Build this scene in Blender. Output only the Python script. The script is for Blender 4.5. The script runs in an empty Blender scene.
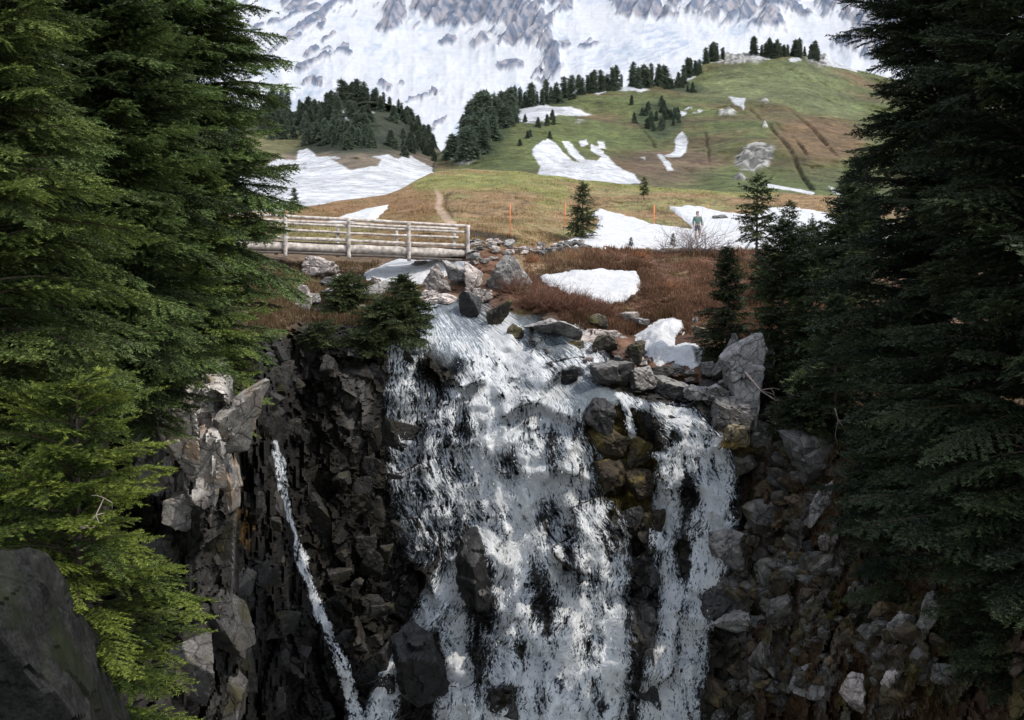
import bpy, math, random
import numpy as np
from mathutils import Vector, Matrix

random.seed(7)
RS = np.random.RandomState(11)
C = bpy.context.scene.collection
F = 1000.0
PITCH = math.atan(30.0 / F)

# ------------------------------------------------------------------ helpers
def at(px, py, Y):
    """World point seen from the viewpoint in direction (px, py) at forward distance Y (metres)."""
    px = np.asarray(px, float); py = np.asarray(py, float); Y = np.asarray(Y, float)
    xc = (px - 512.0) / F; yc = (360.0 - py) / F
    cp, sp = math.cos(PITCH), math.sin(PITCH)
    dy = cp + yc * sp; dz = -sp + yc * cp
    s = Y / dy
    return np.stack(np.broadcast_arrays(xc * s, Y, dz * s), -1)

def h01(i, j, k, seed):
    h = (i.astype(np.int64) * 374761393 + j.astype(np.int64) * 668265263 + k.astype(np.int64) * 2147483647 * 3 + seed * 1274126177) & 0xFFFFFFFF
    h = ((h ^ (h >> 13)) * 1274126177) & 0xFFFFFFFF
    h = ((h ^ (h >> 16)) * 2246822519) & 0xFFFFFFFF
    h = h ^ (h >> 15)
    return (h & 0xFFFFFF).astype(float) / 16777215.0

def vnoise(p, seed=0):
    f = np.floor(p); t = p - f; t = t * t * t * (t * (t * 6 - 15) + 10)
    i, j, k = (f[..., a].astype(np.int64) for a in range(3))
    r = 0
    for a in (0, 1):
        wa = t[..., 0] if a else 1 - t[..., 0]
        for b in (0, 1):
            wb = t[..., 1] if b else 1 - t[..., 1]
            for c in (0, 1):
                wc = t[..., 2] if c else 1 - t[..., 2]
                r = r + wa * wb * wc * h01(i + a, j + b, k + c, seed)
    return r * 2 - 1

def fbm(p, octv=4, seed=0, gain=0.5, ridged=False):
    a, s, tot = 1.0, 0.0, 0.0
    for o in range(octv):
        n = vnoise(p, seed + o * 17)
        if ridged: n = 1 - 2 * np.abs(n)
        s = s + a * n; tot += a; a *= gain
        p = p * 2.03 + 11.3
    return s / tot

def facets(p, seed=0, tilt=1.0):
    """Blocky rock: nearest cell gives an offset plane. Returns height, edge closeness, cell value."""
    f = np.floor(p).astype(np.int64)
    best = np.full(p.shape[:-1], 1e9); sec = best.copy()
    H = np.zeros(p.shape[:-1]); V = H.copy()
    for a in (-1, 0, 1):
        for b in (-1, 0, 1):
            for c in (-1, 0, 1):
                i, j, k = f[..., 0] + a, f[..., 1] + b, f[..., 2] + c
                r1, r2, r3 = h01(i, j, k, seed), h01(i, j, k, seed + 1), h01(i, j, k, seed + 2)
                dx = p[..., 0] - i - r1; dy = p[..., 1] - j - r2; dz = p[..., 2] - k - r3
                d = dx * dx + dy * dy + dz * dz
                g1, g2, g3, v = r2 - .5, r3 - .5, r1 - .5, h01(i, j, k, seed + 3)
                h = (v - .5) + tilt * (dx * g1 + dy * g2 + dz * g3) * 1.6
                m = d < best
                sec = np.where(m, best, np.minimum(sec, d))
                H = np.where(m, h, H); V = np.where(m, v, V); best = np.where(m, d, best)
    return H, np.sqrt(sec) - np.sqrt(best), V

def sdf(px, py, poly):
    """Signed distance (positive inside) to a polygon."""
    P = np.asarray(poly, float); Q = np.roll(P, -1, 0)
    d = np.full(np.shape(px), 1e9); ins = np.zeros(np.shape(px), bool)
    for (x0, y0), (x1, y1) in zip(P, Q):
        ex, ey = x1 - x0, y1 - y0
        t = np.clip(((px - x0) * ex + (py - y0) * ey) / (ex * ex + ey * ey + 1e-9), 0, 1)
        d = np.minimum(d, np.hypot(px - x0 - t * ex, py - y0 - t * ey))
        c = ((y0 > py) != (y1 > py)) & (px < ex * (py - y0) / (ey if abs(ey) > 1e-9 else 1e-9) + x0)
        ins ^= c
    return np.where(ins, d, -d)

def stroke(px, py, pts):
    """Soft stroke: pts rows (x, y, halfwidth, strength)."""
    r = np.zeros(np.shape(px))
    for (x0, y0, w0, s0), (x1, y1, w1, s1) in zip(pts[:-1], pts[1:]):
        ex, ey = x1 - x0, y1 - y0
        t = np.clip(((px - x0) * ex + (py - y0) * ey) / (ex * ex + ey * ey + 1e-9), 0, 1)
        d = np.hypot(px - x0 - t * ex, py - y0 - t * ey) / (w0 + (w1 - w0) * t)
        r = np.maximum(r, (s0 + (s1 - s0) * t) * np.clip(1.5 - d, 0, 1) ** 1.0)
    return r

def ell(px, py, cx, cy, rx, ry, rot=0):
    c, s = math.cos(math.radians(rot)), math.sin(math.radians(rot))
    dx, dy = px - cx, py - cy
    return np.clip(1.4 - np.hypot((dx * c + dy * s) / rx, (-dx * s + dy * c) / ry), 0, 1)

def ss(x, a, b):
    t = np.clip((x - a) / (b - a), 0, 1); return t * t * (3 - 2 * t)

def lerp(a, b, t):
    a = np.asarray(a, float); b = np.asarray(b, float)
    return a + (b - a) * np.asarray(t)[..., None]

class TPS:
    def __init__(s, pts, lam=1e-3):
        P = np.asarray(pts, float); s.X = P[:, :2] / 200.0; n = len(P)
        s.v = np.log(P[:, 2]); K = s.phi(s.X, s.X) + lam * np.eye(n)
        A = np.zeros((n + 3, n + 3)); A[:n, :n] = K
        A[:n, n] = 1; A[:n, n + 1:] = s.X; A[n:, :n] = A[:n, n:].T
        s.w = np.linalg.solve(A, np.r_[s.v, 0, 0, 0])
    def phi(s, A, B):
        r2 = ((A[:, None] - B[None]) ** 2).sum(-1) + 1e-12
        return .5 * r2 * np.log(r2)
    def __call__(s, px, py):
        sh = np.shape(px); X = np.stack([np.ravel(px), np.ravel(py)], -1) / 200.0
        out = np.empty(len(X)); n = len(s.X)
        for i in range(0, len(X), 60000):
            x = X[i:i + 60000]
            out[i:i + 60000] = s.phi(x, s.X) @ s.w[:n] + s.w[n] + x @ s.w[n + 1:]
        return np.exp(out).reshape(sh)

def mk(name, v, f, mat, parent=None, smooth=True, cols=None, floats=None, kind=None, label=None, cat=None, group=None):
    me = bpy.data.meshes.new(name)
    v = np.ascontiguousarray(v, dtype=np.float32).reshape(-1, 3); f = np.ascontiguousarray(f, dtype=np.int32)
    me.vertices.add(len(v)); me.vertices.foreach_set('co', v.ravel())
    n, k = f.shape
    me.loops.add(n * k); me.loops.foreach_set('vertex_index', f.ravel())
    me.polygons.add(n); me.polygons.foreach_set('loop_start', np.arange(0, n * k, k, dtype=np.int32))
    me.polygons.foreach_set('loop_total', np.full(n, k, dtype=np.int32))
    me.polygons.foreach_set('use_smooth', np.full(n, smooth, dtype=bool))
    me.update(calc_edges=True)
    for nm, c in (cols or {}).items():
        a = me.attributes.new(nm, 'FLOAT_COLOR', 'POINT')
        c = np.asarray(c, dtype=np.float32).reshape(-1, 3)
        a.data.foreach_set('color', np.concatenate([c, np.ones((len(c), 1), np.float32)], 1).ravel())
    for nm, c in (floats or {}).items():
        a = me.attributes.new(nm, 'FLOAT', 'POINT')
        a.data.foreach_set('value', np.asarray(c, dtype=np.float32).ravel())
    me.materials.append(mat)
    o = bpy.data.objects.new(name, me); C.objects.link(o)
    if parent is not None: o.parent = parent
    tag(o, label, cat, group, kind)
    return o

def tag(o, label=None, cat=None, group=None, kind=None):
    if label: o['label'] = label
    if cat: o['category'] = cat
    if group: o['group'] = group
    if kind: o['kind'] = kind
    return o

def empty(name, loc, label, cat, group=None):
    o = bpy.data.objects.new(name, None); C.objects.link(o); o.location = tuple(loc)
    o.empty_display_size = .2
    return tag(o, label, cat, group)

def gridfaces(nr, nc, keep=None):
    i = np.arange(nr * nc).reshape(nr, nc)
    q = np.stack([i[1:, :-1], i[1:, 1:], i[:-1, 1:], i[:-1, :-1]], -1)
    if keep is not None:
        k = keep[1:, :-1] & keep[1:, 1:] & keep[:-1, 1:] & keep[:-1, :-1]
        q = q[k]
    return q.reshape(-1, 4)

def compact(v, f, *arrs):
    u, inv = np.unique(f.ravel(), return_inverse=True)
    return (v.reshape(-1, 3)[u], inv.reshape(f.shape)) + tuple(a.reshape(len(v.reshape(-1, 3)), -1)[u] for a in arrs)

def tube(pts, rad, seg=6, cap=True):
    """Tube along a polyline, returns verts, quads."""
    P = np.asarray(pts, float); n = len(P); rad = np.broadcast_to(rad, (n,))
    T = np.gradient(P, axis=0); T /= np.linalg.norm(T, axis=1, keepdims=True) + 1e-9
    up = np.array([0, 0, 1.0]) if abs(T[0, 2]) < .9 else np.array([1.0, 0, 0])
    V = []
    for i in range(n):
        a = np.cross(T[i], up); a /= np.linalg.norm(a) + 1e-9; b = np.cross(a, T[i])
        th = np.arange(seg) * 2 * math.pi / seg
        V.append(P[i] + rad[i] * (np.cos(th)[:, None] * a + np.sin(th)[:, None] * b))
    V = np.concatenate(V); q = []
    for i in range(n - 1):
        for j in range(seg):
            k = (j + 1) % seg
            q.append((i * seg + j, i * seg + k, (i + 1) * seg + k, (i + 1) * seg + j))
    if cap:
        V = np.concatenate([V, P[:1], P[-1:]]); s, e = n * seg, n * seg + 1
        for j in range(seg):
            k = (j + 1) % seg
            q.append((s, k, j, s)); q.append((e, (n - 1) * seg + j, (n - 1) * seg + k, e))
    return V, q

class MB:
    def __init__(s): s.v = []; s.f = []; s.n = 0
    def add(s, V, q):
        s.v.append(np.asarray(V, float)); s.f += [tuple(i + s.n for i in t) for t in q]; s.n += len(V); return s
    def tube(s, p, r, seg=6): return s.add(*tube(p, r, seg))
    def build(s, name, mat, parent=None, smooth=True, **k):
        me = bpy.data.meshes.new(name)
        V = np.concatenate(s.v)
        F_ = []
        for t in s.f:
            u = []
            for i in t:
                if i not in u: u.append(i)
            if len(u) > 2: F_.append(u)
        me.from_pydata(V.tolist(), [], F_); me.polygons.foreach_set('use_smooth', [smooth] * len(me.polygons)); me.update()
        me.materials.append(mat)
        o = bpy.data.objects.new(name, me); C.objects.link(o)
        if parent is not None: o.parent = parent
        return tag(o, **k)

# ------------------------------------------------------------------ materials
def newmat(name):
    m = bpy.data.materials.new(name); m.use_nodes = True
    nt = m.node_tree; nt.nodes.clear()
    out = nt.nodes.new('ShaderNodeOutputMaterial')
    return m, nt, out
def N(nt, t, **kw):
    n = nt.nodes.new(t)
    for k, v in kw.items():
        if k.startswith('i_'): n.inputs[k[2:].replace('_', ' ')].default_value = v
        else: setattr(n, k, v)
    return n
def L(nt, a, b): nt.links.new(a, b)
def attr(nt, nm): return N(nt, 'ShaderNodeAttribute', attribute_name=nm)
def ramp(nt, src, stops):
    r = N(nt, 'ShaderNodeValToRGB'); e = r.color_ramp.elements
    while len(e) < len(stops): e.new(.5)
    for el, (p, c) in zip(e, stops):
        el.position = p; el.color = (c, c, c, 1) if np.isscalar(c) else tuple(c) + (1,)
    L(nt, src, r.inputs[0]); return r
def mulcol(nt, a, b, fac=1.0, mode='MULTIPLY'):
    m = N(nt, 'ShaderNodeMix', data_type='RGBA', blend_type=mode); m.inputs[0].default_value = fac
    L(nt, a, m.inputs[6]); L(nt, b, m.inputs[7]); return m.outputs[2]

def terrain_mat(name, s1, s2, bumpd, rough=.85, spec=.2, crack=True, strength=.8, amp=1.0):
    m, nt, out = newmat(name)
    tc = N(nt, 'ShaderNodeTexCoord'); a = attr(nt, 'Col')
    n1 = N(nt, 'ShaderNodeTexNoise', i_Scale=s1, i_Detail=7.0, i_Roughness=.65)
    n2 = N(nt, 'ShaderNodeTexNoise', i_Scale=s2, i_Detail=6.0, i_Roughness=.6)
    L(nt, tc.outputs['Object'], n1.inputs['Vector']); L(nt, tc.outputs['Object'], n2.inputs['Vector'])
    r1 = ramp(nt, n1.outputs[0], [(.25, 1 - .55 * amp), (.5, 1 - .05 * amp), (.75, 1 + .5 * amp)])
    r2 = ramp(nt, n2.outputs[0], [(.3, 1 - .3 * amp), (.7, 1 + .3 * amp)])
    c = mulcol(nt, a.outputs['Color'], r1.outputs[0]); c = mulcol(nt, c, r2.outputs[0])
    hsrc = n1.outputs[0]
    if crack:
        v = N(nt, 'ShaderNodeTexVoronoi', feature='DISTANCE_TO_EDGE', i_Scale=s1 * .45)
        w = N(nt, 'ShaderNodeVectorMath', operation='MULTIPLY_ADD')
        L(nt, n2.outputs[1], w.inputs[0]); w.inputs[1].default_value = (1.1,) * 3; L(nt, tc.outputs['Object'], w.inputs[2])
        L(nt, w.outputs[0], v.inputs['Vector'])
        rk = attr(nt, 'Rock')
        cr = ramp(nt, v.outputs[0], [(0, .35), (.03, .8), (.08, 1.0)])
        mm = N(nt, 'ShaderNodeMix', data_type='RGBA', blend_type='MULTIPLY')
        L(nt, rk.outputs['Fac'], mm.inputs[0]); L(nt, c, mm.inputs[6]); L(nt, cr.outputs[0], mm.inputs[7]); c = mm.outputs[2]
        ad = N(nt, 'ShaderNodeMath', operation='MULTIPLY_ADD'); L(nt, cr.outputs[0], ad.inputs[0]); ad.inputs[1].default_value = .25
        L(nt, n1.outputs[0], ad.inputs[2]); hsrc = ad.outputs[0]
    b = N(nt, 'ShaderNodeBump'); b.inputs['Strength'].default_value = strength; b.inputs['Distance'].default_value = bumpd
    L(nt, hsrc, b.inputs['Height'])
    p = N(nt, 'ShaderNodeBsdfPrincipled'); p.inputs['Roughness'].default_value = rough
    p.inputs['Specular IOR Level'].default_value = spec
    if crack:
        w_ = attr(nt, 'Wet'); mr = N(nt, 'ShaderNodeMapRange'); L(nt, w_.outputs['Fac'], mr.inputs[0])
        mr.inputs['To Min'].default_value = rough; mr.inputs['To Max'].default_value = .6
        L(nt, mr.outputs[0], p.inputs['Roughness'])
    L(nt, c, p.inputs['Base Color']); L(nt, b.outputs[0], p.inputs['Normal']); L(nt, p.outputs[0], out.inputs[0])
    return m

def snow_mat(name, sc, bd, col=(.56, .57, .585)):
    m, nt, out = newmat(name)
    tc = N(nt, 'ShaderNodeTexCoord')
    n1 = N(nt, 'ShaderNodeTexNoise', i_Scale=sc, i_Detail=6.0, i_Roughness=.6)
    v = N(nt, 'ShaderNodeTexVoronoi', feature='SMOOTH_F1', i_Scale=sc * .7)
    L(nt, tc.outputs['Object'], n1.inputs['Vector']); L(nt, tc.outputs['Object'], v.inputs['Vector'])
    r = ramp(nt, n1.outputs[0], [(.3, (.45, .465, .48)), (.6, col)])
    n4 = N(nt, 'ShaderNodeTexNoise', i_Scale=sc * 6, i_Detail=5.0, i_Roughness=.7); L(nt, tc.outputs['Object'], n4.inputs['Vector'])
    d4 = ramp(nt, n4.outputs[0], [(.30, (.45, .40, .34)), (.42, (.92, .9, .88)), (.6, (1, 1, 1))])
    class _o: outputs = [mulcol(nt, r.outputs[0], d4.outputs[0])]
    r = _o
    ad = N(nt, 'ShaderNodeMath', operation='ADD'); L(nt, n1.outputs[0], ad.inputs[0]); L(nt, v.outputs[0], ad.inputs[1])
    b = N(nt, 'ShaderNodeBump'); b.inputs['Strength'].default_value = .6; b.inputs['Distance'].default_value = bd
    L(nt, ad.outputs[0], b.inputs['Height'])
    p = N(nt, 'ShaderNodeBsdfPrincipled'); p.inputs['Roughness'].default_value = .7; p.inputs['Specular IOR Level'].default_value = .15
    L(nt, r.outputs[0], p.inputs['Base Color']); L(nt, b.outputs[0], p.inputs['Normal']); L(nt, p.outputs[0], out.inputs[0])
    return m

def rock_mat(name, c1, c2, lichen=None, sc=3.0, rough=.75, spec=.3, ckd=.3):
    m, nt, out = newmat(name)
    tc = N(nt, 'ShaderNodeTexCoord'); oi = N(nt, 'ShaderNodeObjectInfo')
    ad = N(nt, 'ShaderNodeVectorMath', operation='ADD'); L(nt, tc.outputs['Object'], ad.inputs[0])
    mu = N(nt, 'ShaderNodeVectorMath', operation='SCALE'); mu.inputs['Scale'].default_value = 40
    cb = N(nt, 'ShaderNodeCombineXYZ'); L(nt, oi.outputs['Random'], cb.inputs[0]); L(nt, oi.outputs['Random'], cb.inputs[1])
    L(nt, cb.outputs[0], mu.inputs[0]); L(nt, mu.outputs[0], ad.inputs[1])
    n1 = N(nt, 'ShaderNodeTexNoise', i_Scale=sc, i_Detail=9.0, i_Roughness=.68)
    n2 = N(nt, 'ShaderNodeTexNoise', i_Scale=sc * .45, i_Detail=4.0)
    n3 = N(nt, 'ShaderNodeTexNoise', i_Scale=sc * 9, i_Detail=3.0)
    for n in (n1, n2, n3): L(nt, ad.outputs[0], n.inputs['Vector'])
    r = ramp(nt, n1.outputs[0], [(.3, c1), (.68, c2)])
    r3 = ramp(nt, n3.outputs[0], [(.35, .65), (.65, 1.25)])
    c = mulcol(nt, r.outputs[0], r3.outputs[0])
    ro = ramp(nt, oi.outputs['Random'], [(0, .6), (1, 1.3)]); c = mulcol(nt, c, ro.outputs[0])
    if lichen:
        k = ramp(nt, n2.outputs[0], [(.5, 0.), (.66, 1.)])
        mm = N(nt, 'ShaderNodeMix', data_type='RGBA'); L(nt, k.outputs[0], mm.inputs[0]); L(nt, c, mm.inputs[6]); mm.inputs[7].default_value = lichen + (1,)
        c = mm.outputs[2]
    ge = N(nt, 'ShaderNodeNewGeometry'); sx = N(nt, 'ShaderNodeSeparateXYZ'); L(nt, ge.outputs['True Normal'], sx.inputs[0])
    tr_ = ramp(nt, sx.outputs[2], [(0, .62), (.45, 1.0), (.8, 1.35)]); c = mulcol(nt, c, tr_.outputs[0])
    vo = N(nt, 'ShaderNodeTexVoronoi', feature='DISTANCE_TO_EDGE', i_Scale=sc * .55); wv = N(nt, 'ShaderNodeVectorMath', operation='MULTIPLY_ADD')
    L(nt, n2.outputs[1], wv.inputs[0]); wv.inputs[1].default_value = (.5,) * 3; L(nt, ad.outputs[0], wv.inputs[2]); L(nt, wv.outputs[0], vo.inputs['Vector'])
    ck = ramp(nt, vo.outputs[0], [(0, ckd), (.03, .5 + ckd / 2 + .2 * (ckd < .5)), (.07, 1.0)]); c = mulcol(nt, c, ck.outputs[0])
    b = N(nt, 'ShaderNodeBump'); b.inputs['Strength'].default_value = .7; b.inputs['Distance'].default_value = .06
    hb = N(nt, 'ShaderNodeMath', operation='MULTIPLY_ADD'); L(nt, ck.outputs[0], hb.inputs[0]); hb.inputs[1].default_value = .4; L(nt, n1.outputs[0], hb.inputs[2]); L(nt, hb.outputs[0], b.inputs['Height'])
    p = N(nt, 'ShaderNodeBsdfPrincipled'); p.inputs['Roughness'].default_value = rough; p.inputs['Specular IOR Level'].default_value = spec
    L(nt, c, p.inputs['Base Color']); L(nt, b.outputs[0], p.inputs['Normal']); L(nt, p.outputs[0], out.inputs[0])
    return m

def leaf_mat(name, dark, tip, wood=(.07, .05, .035), trans=.25):
    m, nt, out = newmat(name)
    a = attr(nt, 'Tip'); w = attr(nt, 'Wood'); oi = N(nt, 'ShaderNodeObjectInfo')
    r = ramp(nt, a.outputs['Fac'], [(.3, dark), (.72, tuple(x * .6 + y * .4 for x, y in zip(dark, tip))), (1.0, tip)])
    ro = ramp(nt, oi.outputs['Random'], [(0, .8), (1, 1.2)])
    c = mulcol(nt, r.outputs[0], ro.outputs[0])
    mm = N(nt, 'ShaderNodeMix', data_type='RGBA'); L(nt, w.outputs['Fac'], mm.inputs[0]); L(nt, c, mm.inputs[6]); mm.inputs[7].default_value = wood + (1,)
    d = N(nt, 'ShaderNodeBsdfPrincipled'); d.inputs['Roughness'].default_value = .55; d.inputs['Specular IOR Level'].default_value = .25
    t = N(nt, 'ShaderNodeBsdfTranslucent'); mx = N(nt, 'ShaderNodeMixShader'); mx.inputs[0].default_value = trans
    L(nt, mm.outputs[2], d.inputs['Base Color']); L(nt, mm.outputs[2], t.inputs[0])
    L(nt, d.outputs[0], mx.inputs[1]); L(nt, t.outputs[0], mx.inputs[2]); L(nt, mx.outputs[0], out.inputs[0])
    return m

def plain(name, c, rough=.8, var=.3, sc=8.0, bump=.01, stretch=None):
    m, nt, out = newmat(name)
    tc = N(nt, 'ShaderNodeTexCoord'); n1 = N(nt, 'ShaderNodeTexNoise', i_Scale=sc, i_Detail=6.0)
    src = tc.outputs['Object']
    if stretch:
        mp = N(nt, 'ShaderNodeMapping'); mp.inputs['Scale'].default_value = stretch; L(nt, src, mp.inputs[0]); src = mp.outputs[0]
    L(nt, src, n1.inputs['Vector'])
    r = ramp(nt, n1.outputs[0], [(.3, tuple(x * (1 - var) for x in c)), (.7, tuple(min(1, x * (1 + var)) for x in c))])
    b = N(nt, 'ShaderNodeBump'); b.inputs['Distance'].default_value = bump; L(nt, n1.outputs[0], b.inputs['Height'])
    p = N(nt, 'ShaderNodeBsdfPrincipled'); p.inputs['Roughness'].default_value = rough; p.inputs['Specular IOR Level'].default_value = .25
    L(nt, r.outputs[0], p.inputs['Base Color']); L(nt, b.outputs[0], p.inputs['Normal']); L(nt, p.outputs[0], out.inputs[0])
    return m

M_ground = terrain_mat('rock_and_soil', 2.2, .5, .12)
M_hill = terrain_mat('alpine_meadow', .45, .06, 1.2, crack=False, strength=1.0)
M_mount = terrain_mat('glaciated_mountain', .03, .006, 5, crack=False, strength=.18, amp=.16)
M_snow = snow_mat('old_snow', 1.6, .16)
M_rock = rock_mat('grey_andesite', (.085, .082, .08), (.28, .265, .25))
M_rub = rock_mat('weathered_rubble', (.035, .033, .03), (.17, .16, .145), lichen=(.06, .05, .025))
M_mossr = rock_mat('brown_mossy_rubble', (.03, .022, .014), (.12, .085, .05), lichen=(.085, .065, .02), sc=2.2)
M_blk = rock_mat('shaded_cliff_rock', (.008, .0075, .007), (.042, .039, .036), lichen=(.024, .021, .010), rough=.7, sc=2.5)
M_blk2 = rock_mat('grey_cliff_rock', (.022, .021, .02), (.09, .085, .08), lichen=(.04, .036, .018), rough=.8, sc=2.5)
M_pale = rock_mat('pale_cliff_rock', (.16, .15, .14), (.44, .41, .38), lichen=(.24, .18, .13), rough=.85, sc=2.5)  # pale tone also carries the sunlight on the left buttress
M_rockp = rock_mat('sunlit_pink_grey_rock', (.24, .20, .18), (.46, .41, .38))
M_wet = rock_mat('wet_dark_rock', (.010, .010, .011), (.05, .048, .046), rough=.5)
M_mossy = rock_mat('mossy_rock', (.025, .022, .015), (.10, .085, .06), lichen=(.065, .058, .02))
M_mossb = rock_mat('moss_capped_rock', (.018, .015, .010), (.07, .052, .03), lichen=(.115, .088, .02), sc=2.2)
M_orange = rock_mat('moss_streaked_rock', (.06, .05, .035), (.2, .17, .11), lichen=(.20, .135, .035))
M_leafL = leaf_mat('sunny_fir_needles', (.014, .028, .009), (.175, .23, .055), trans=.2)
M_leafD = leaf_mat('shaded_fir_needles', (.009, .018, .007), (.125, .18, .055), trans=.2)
M_leafR = leaf_mat('dark_fir_needles', (.008, .014, .008), (.045, .062, .026), trans=.15)  # needles darkened so the colour holds the right stand's shade
M_leafS = leaf_mat('small_fir_needles', (.014, .024, .012), (.06, .08, .03), trans=.2)
M_leafB = leaf_mat('bright_hemlock_needles', (.03, .055, .014), (.19, .24, .04))
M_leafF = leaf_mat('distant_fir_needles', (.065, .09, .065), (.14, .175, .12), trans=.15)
M_bark = plain('bark', (.07, .055, .045), sc=6, bump=.03, stretch=(3, 3, .6))
M_log = plain('weathered_log', (.42, .375, .335), sc=5, var=.5, bump=.03)
M_deck = plain('dark_planks', (.10, .085, .075), sc=5, bump=.01)
M_twig = plain('bare_twigs', (.26, .21, .2), sc=5)
M_twigr = plain('red_brown_twigs', (.17, .085, .055), sc=5)
M_twigo = plain('rusty_twigs', (.30, .14, .07), sc=5)
M_pole = plain('orange_paint', (.75, .2, .07), sc=2, var=.1)

# ------------------------------------------------------------------ main ground: gorge, rim, bank, knoll
GP = []
def row(py, *pts): GP.extend((x, py, y) for x, y in pts)
row(800, (-140, 17), (60, 18), (180, 20), (260, 25), (340, 28), (420, 28), (512, 27.5), (640, 27.5), (740, 26.5), (850, 21), (950, 17), (1160, 13))
row(690, (-140, 17.5), (60, 19.5), (200, 20.5), (300, 28.5), (340, 30), (420, 30.3), (512, 29), (640, 29), (740, 28), (850, 22.5), (950, 18.5), (1160, 14))
row(600, (-140, 18), (60, 21), (150, 22.5), (212, 21.3), (300, 30), (340, 32), (420, 32.5), (512, 30.5), (640, 30.3), (740, 29.3), (850, 24.5), (950, 20.5), (1160, 16))
row(520, (60, 23), (150, 24), (218, 21.6), (290, 30.5), (330, 33), (420, 34), (512, 32), (600, 31.5), (650, 31.2), (740, 30.3), (850, 26), (950, 22), (1160, 18))
row(450, (-140, 18.5), (60, 24), (135, 25), (222, 22.0), (290, 31.5), (330, 34), (420, 35), (500, 33.5), (600, 32.2), (650, 32.0), (740, 31.6), (850, 27.8), (950, 24.5), (1160, 20))
row(400, (60, 24.5), (135, 26), (226, 22.8), (290, 32.5), (330, 34.8), (420, 35.5), (500, 34.8), (560, 34.2), (600, 33.0), (650, 33.0), (740, 33), (850, 30), (950, 27), (1160, 23))
row(370, (60, 25), (135, 27), (228, 24.5), (290, 33.5), (330, 35.3), (420, 36), (500, 36.2), (560, 36), (640, 36), (740, 35), (850, 32), (1000, 28.5), (1160, 26))
row(335, (-140, 22), (60, 23), (226, 27.5), (300, 35.3), (400, 36.6), (440, 37.8), (500, 38.5), (600, 39), (700, 38.5), (850, 36), (1000, 32), (1160, 30))
row(308, (0, 25), (200, 31), (300, 38.5), (360, 39.5), (440, 41), (520, 41), (600, 41.5), (700, 42), (800, 40), (1000, 36), (1160, 35))
row(280, (0, 29), (200, 36), (300, 42), (400, 45.5), (480, 45), (600, 45.5), (700, 47), (850, 45), (1160, 42))
row(252, (-140, 32), (0, 34), (200, 42), (300, 48), (400, 52), (480, 50), (600, 52), (700, 55), (850, 54), (1160, 52))
row(235, (0, 38), (200, 48), (300, 54), (400, 59), (480, 58), (600, 61), (700, 66), (850, 66), (1160, 64))
row(205, (-140, 60), (200, 66), (300, 80), (380, 80), (480, 78), (600, 84), (700, 86), (850, 86), (1160, 86))
row(170, (-140, 100), (200, 110), (350, 110), (470, 104), (600, 112), (760, 118), (1160, 118))
tpsG = TPS(GP)

PX0, PX1 = -140.0, 1164.0
gx = np.arange(PX0, PX1, 2.0)
top_k = np.array([(-140, 215), (270, 212), (300, 207), (340, 201), (385, 195), (405, 186), (430, 174), (450, 169.5), (470, 168), (520, 171.5), (600, 182), (700, 190), (800, 194), (850, 197), (1164, 200)], float)
def topG(x): return np.interp(x, top_k[:, 0], top_k[:, 1]) + 1.0 * vnoise(np.stack([x * .05, x * 0, x * 0], -1), 3)
NR = 440
tv = np.linspace(0, 1, NR) ** 1.12
GX = np.broadcast_to(gx, (NR, len(gx))).copy()
GY = topG(gx)[None] + (805 - topG(gx)[None]) * tv[:, None]
GD = tpsG(GX, GY)
P0 = at(GX, GY, GD)
# base normal -> how far along the sight line a unit of relief goes
dU = np.gradient(P0, axis=1); dV = np.gradient(P0, axis=0)
Nn = np.cross(dU, dV); Nn /= np.linalg.norm(Nn, axis=-1, keepdims=True) + 1e-9
Dr = P0 / np.linalg.norm(P0, axis=-1, keepdims=True)
dot = np.abs((Nn * Dr).sum(-1))

rim_k = np.array([(-140, 360), (180, 345), (240, 345), (300, 322), (400, 330), (440, 306), (500, 306), (540, 318), (580, 335), (640, 368), (700, 378), (730, 350), (780, 345), (830, 400), (900, 430), (1164, 380)], float)
rim = np.interp(GX, rim_k[:, 0], rim_k[:, 1])
wz = fbm(P0 * .35, 3, 5)
rock = ss(GY - rim + wz * 14, -12, 10); dot = np.clip(dot, .3 + .5 * rock, 1)                 # 1 = cliff, 0 = vegetated ground
f1, e1, v1 = facets(P0 * np.array([.55, .45, .40]) + .5 * fbm(P0 * .5, 2, 40)[..., None], 21)
f2, e2, v2 = facets(P0 * np.array([1.7, 1.3, 1.25]) + .35 * fbm(P0 * 1.3, 2, 41)[..., None], 31)
f3, e3, v3 = facets(P0 * np.array([4.2, 3.5, 3.4]), 51)
fb = fbm(P0 * 1.1, 4, 60)
veg = fbm(P0 * np.array([1.2, .6, 2.0]), 5, 71)
far = ss(GD, 60, 100)
smallrel = fbm(P0 * np.array([.35, .25, .6]), 4, 75)
strata = np.sin((P0[..., 2] * 1.0 + P0[..., 0] * .25 + 1.2 * fbm(P0 * .3, 2, 9)) * 3.2)
relief = rock * (-1.0 * f1 - .50 * f2 - .20 * f3 - .12 * fb - .10 * np.round(strata * 1.5) / 1.5) \
       + (1 - rock) * ((1 - far) * (-.22 * veg - .25 * smallrel) - far * (.15 * veg + .45 * smallrel))
relief *= 1 - .45 * ss(GD, 26, 10)
relief *= 1 - .8 * np.maximum(ss(ell(GX, GY, 462, 325, 50, 24), 0, .6), ss(ell(GX, GY, 585, 393, 40, 12), 0, .6))
GD2 = GD + relief / dot
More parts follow.
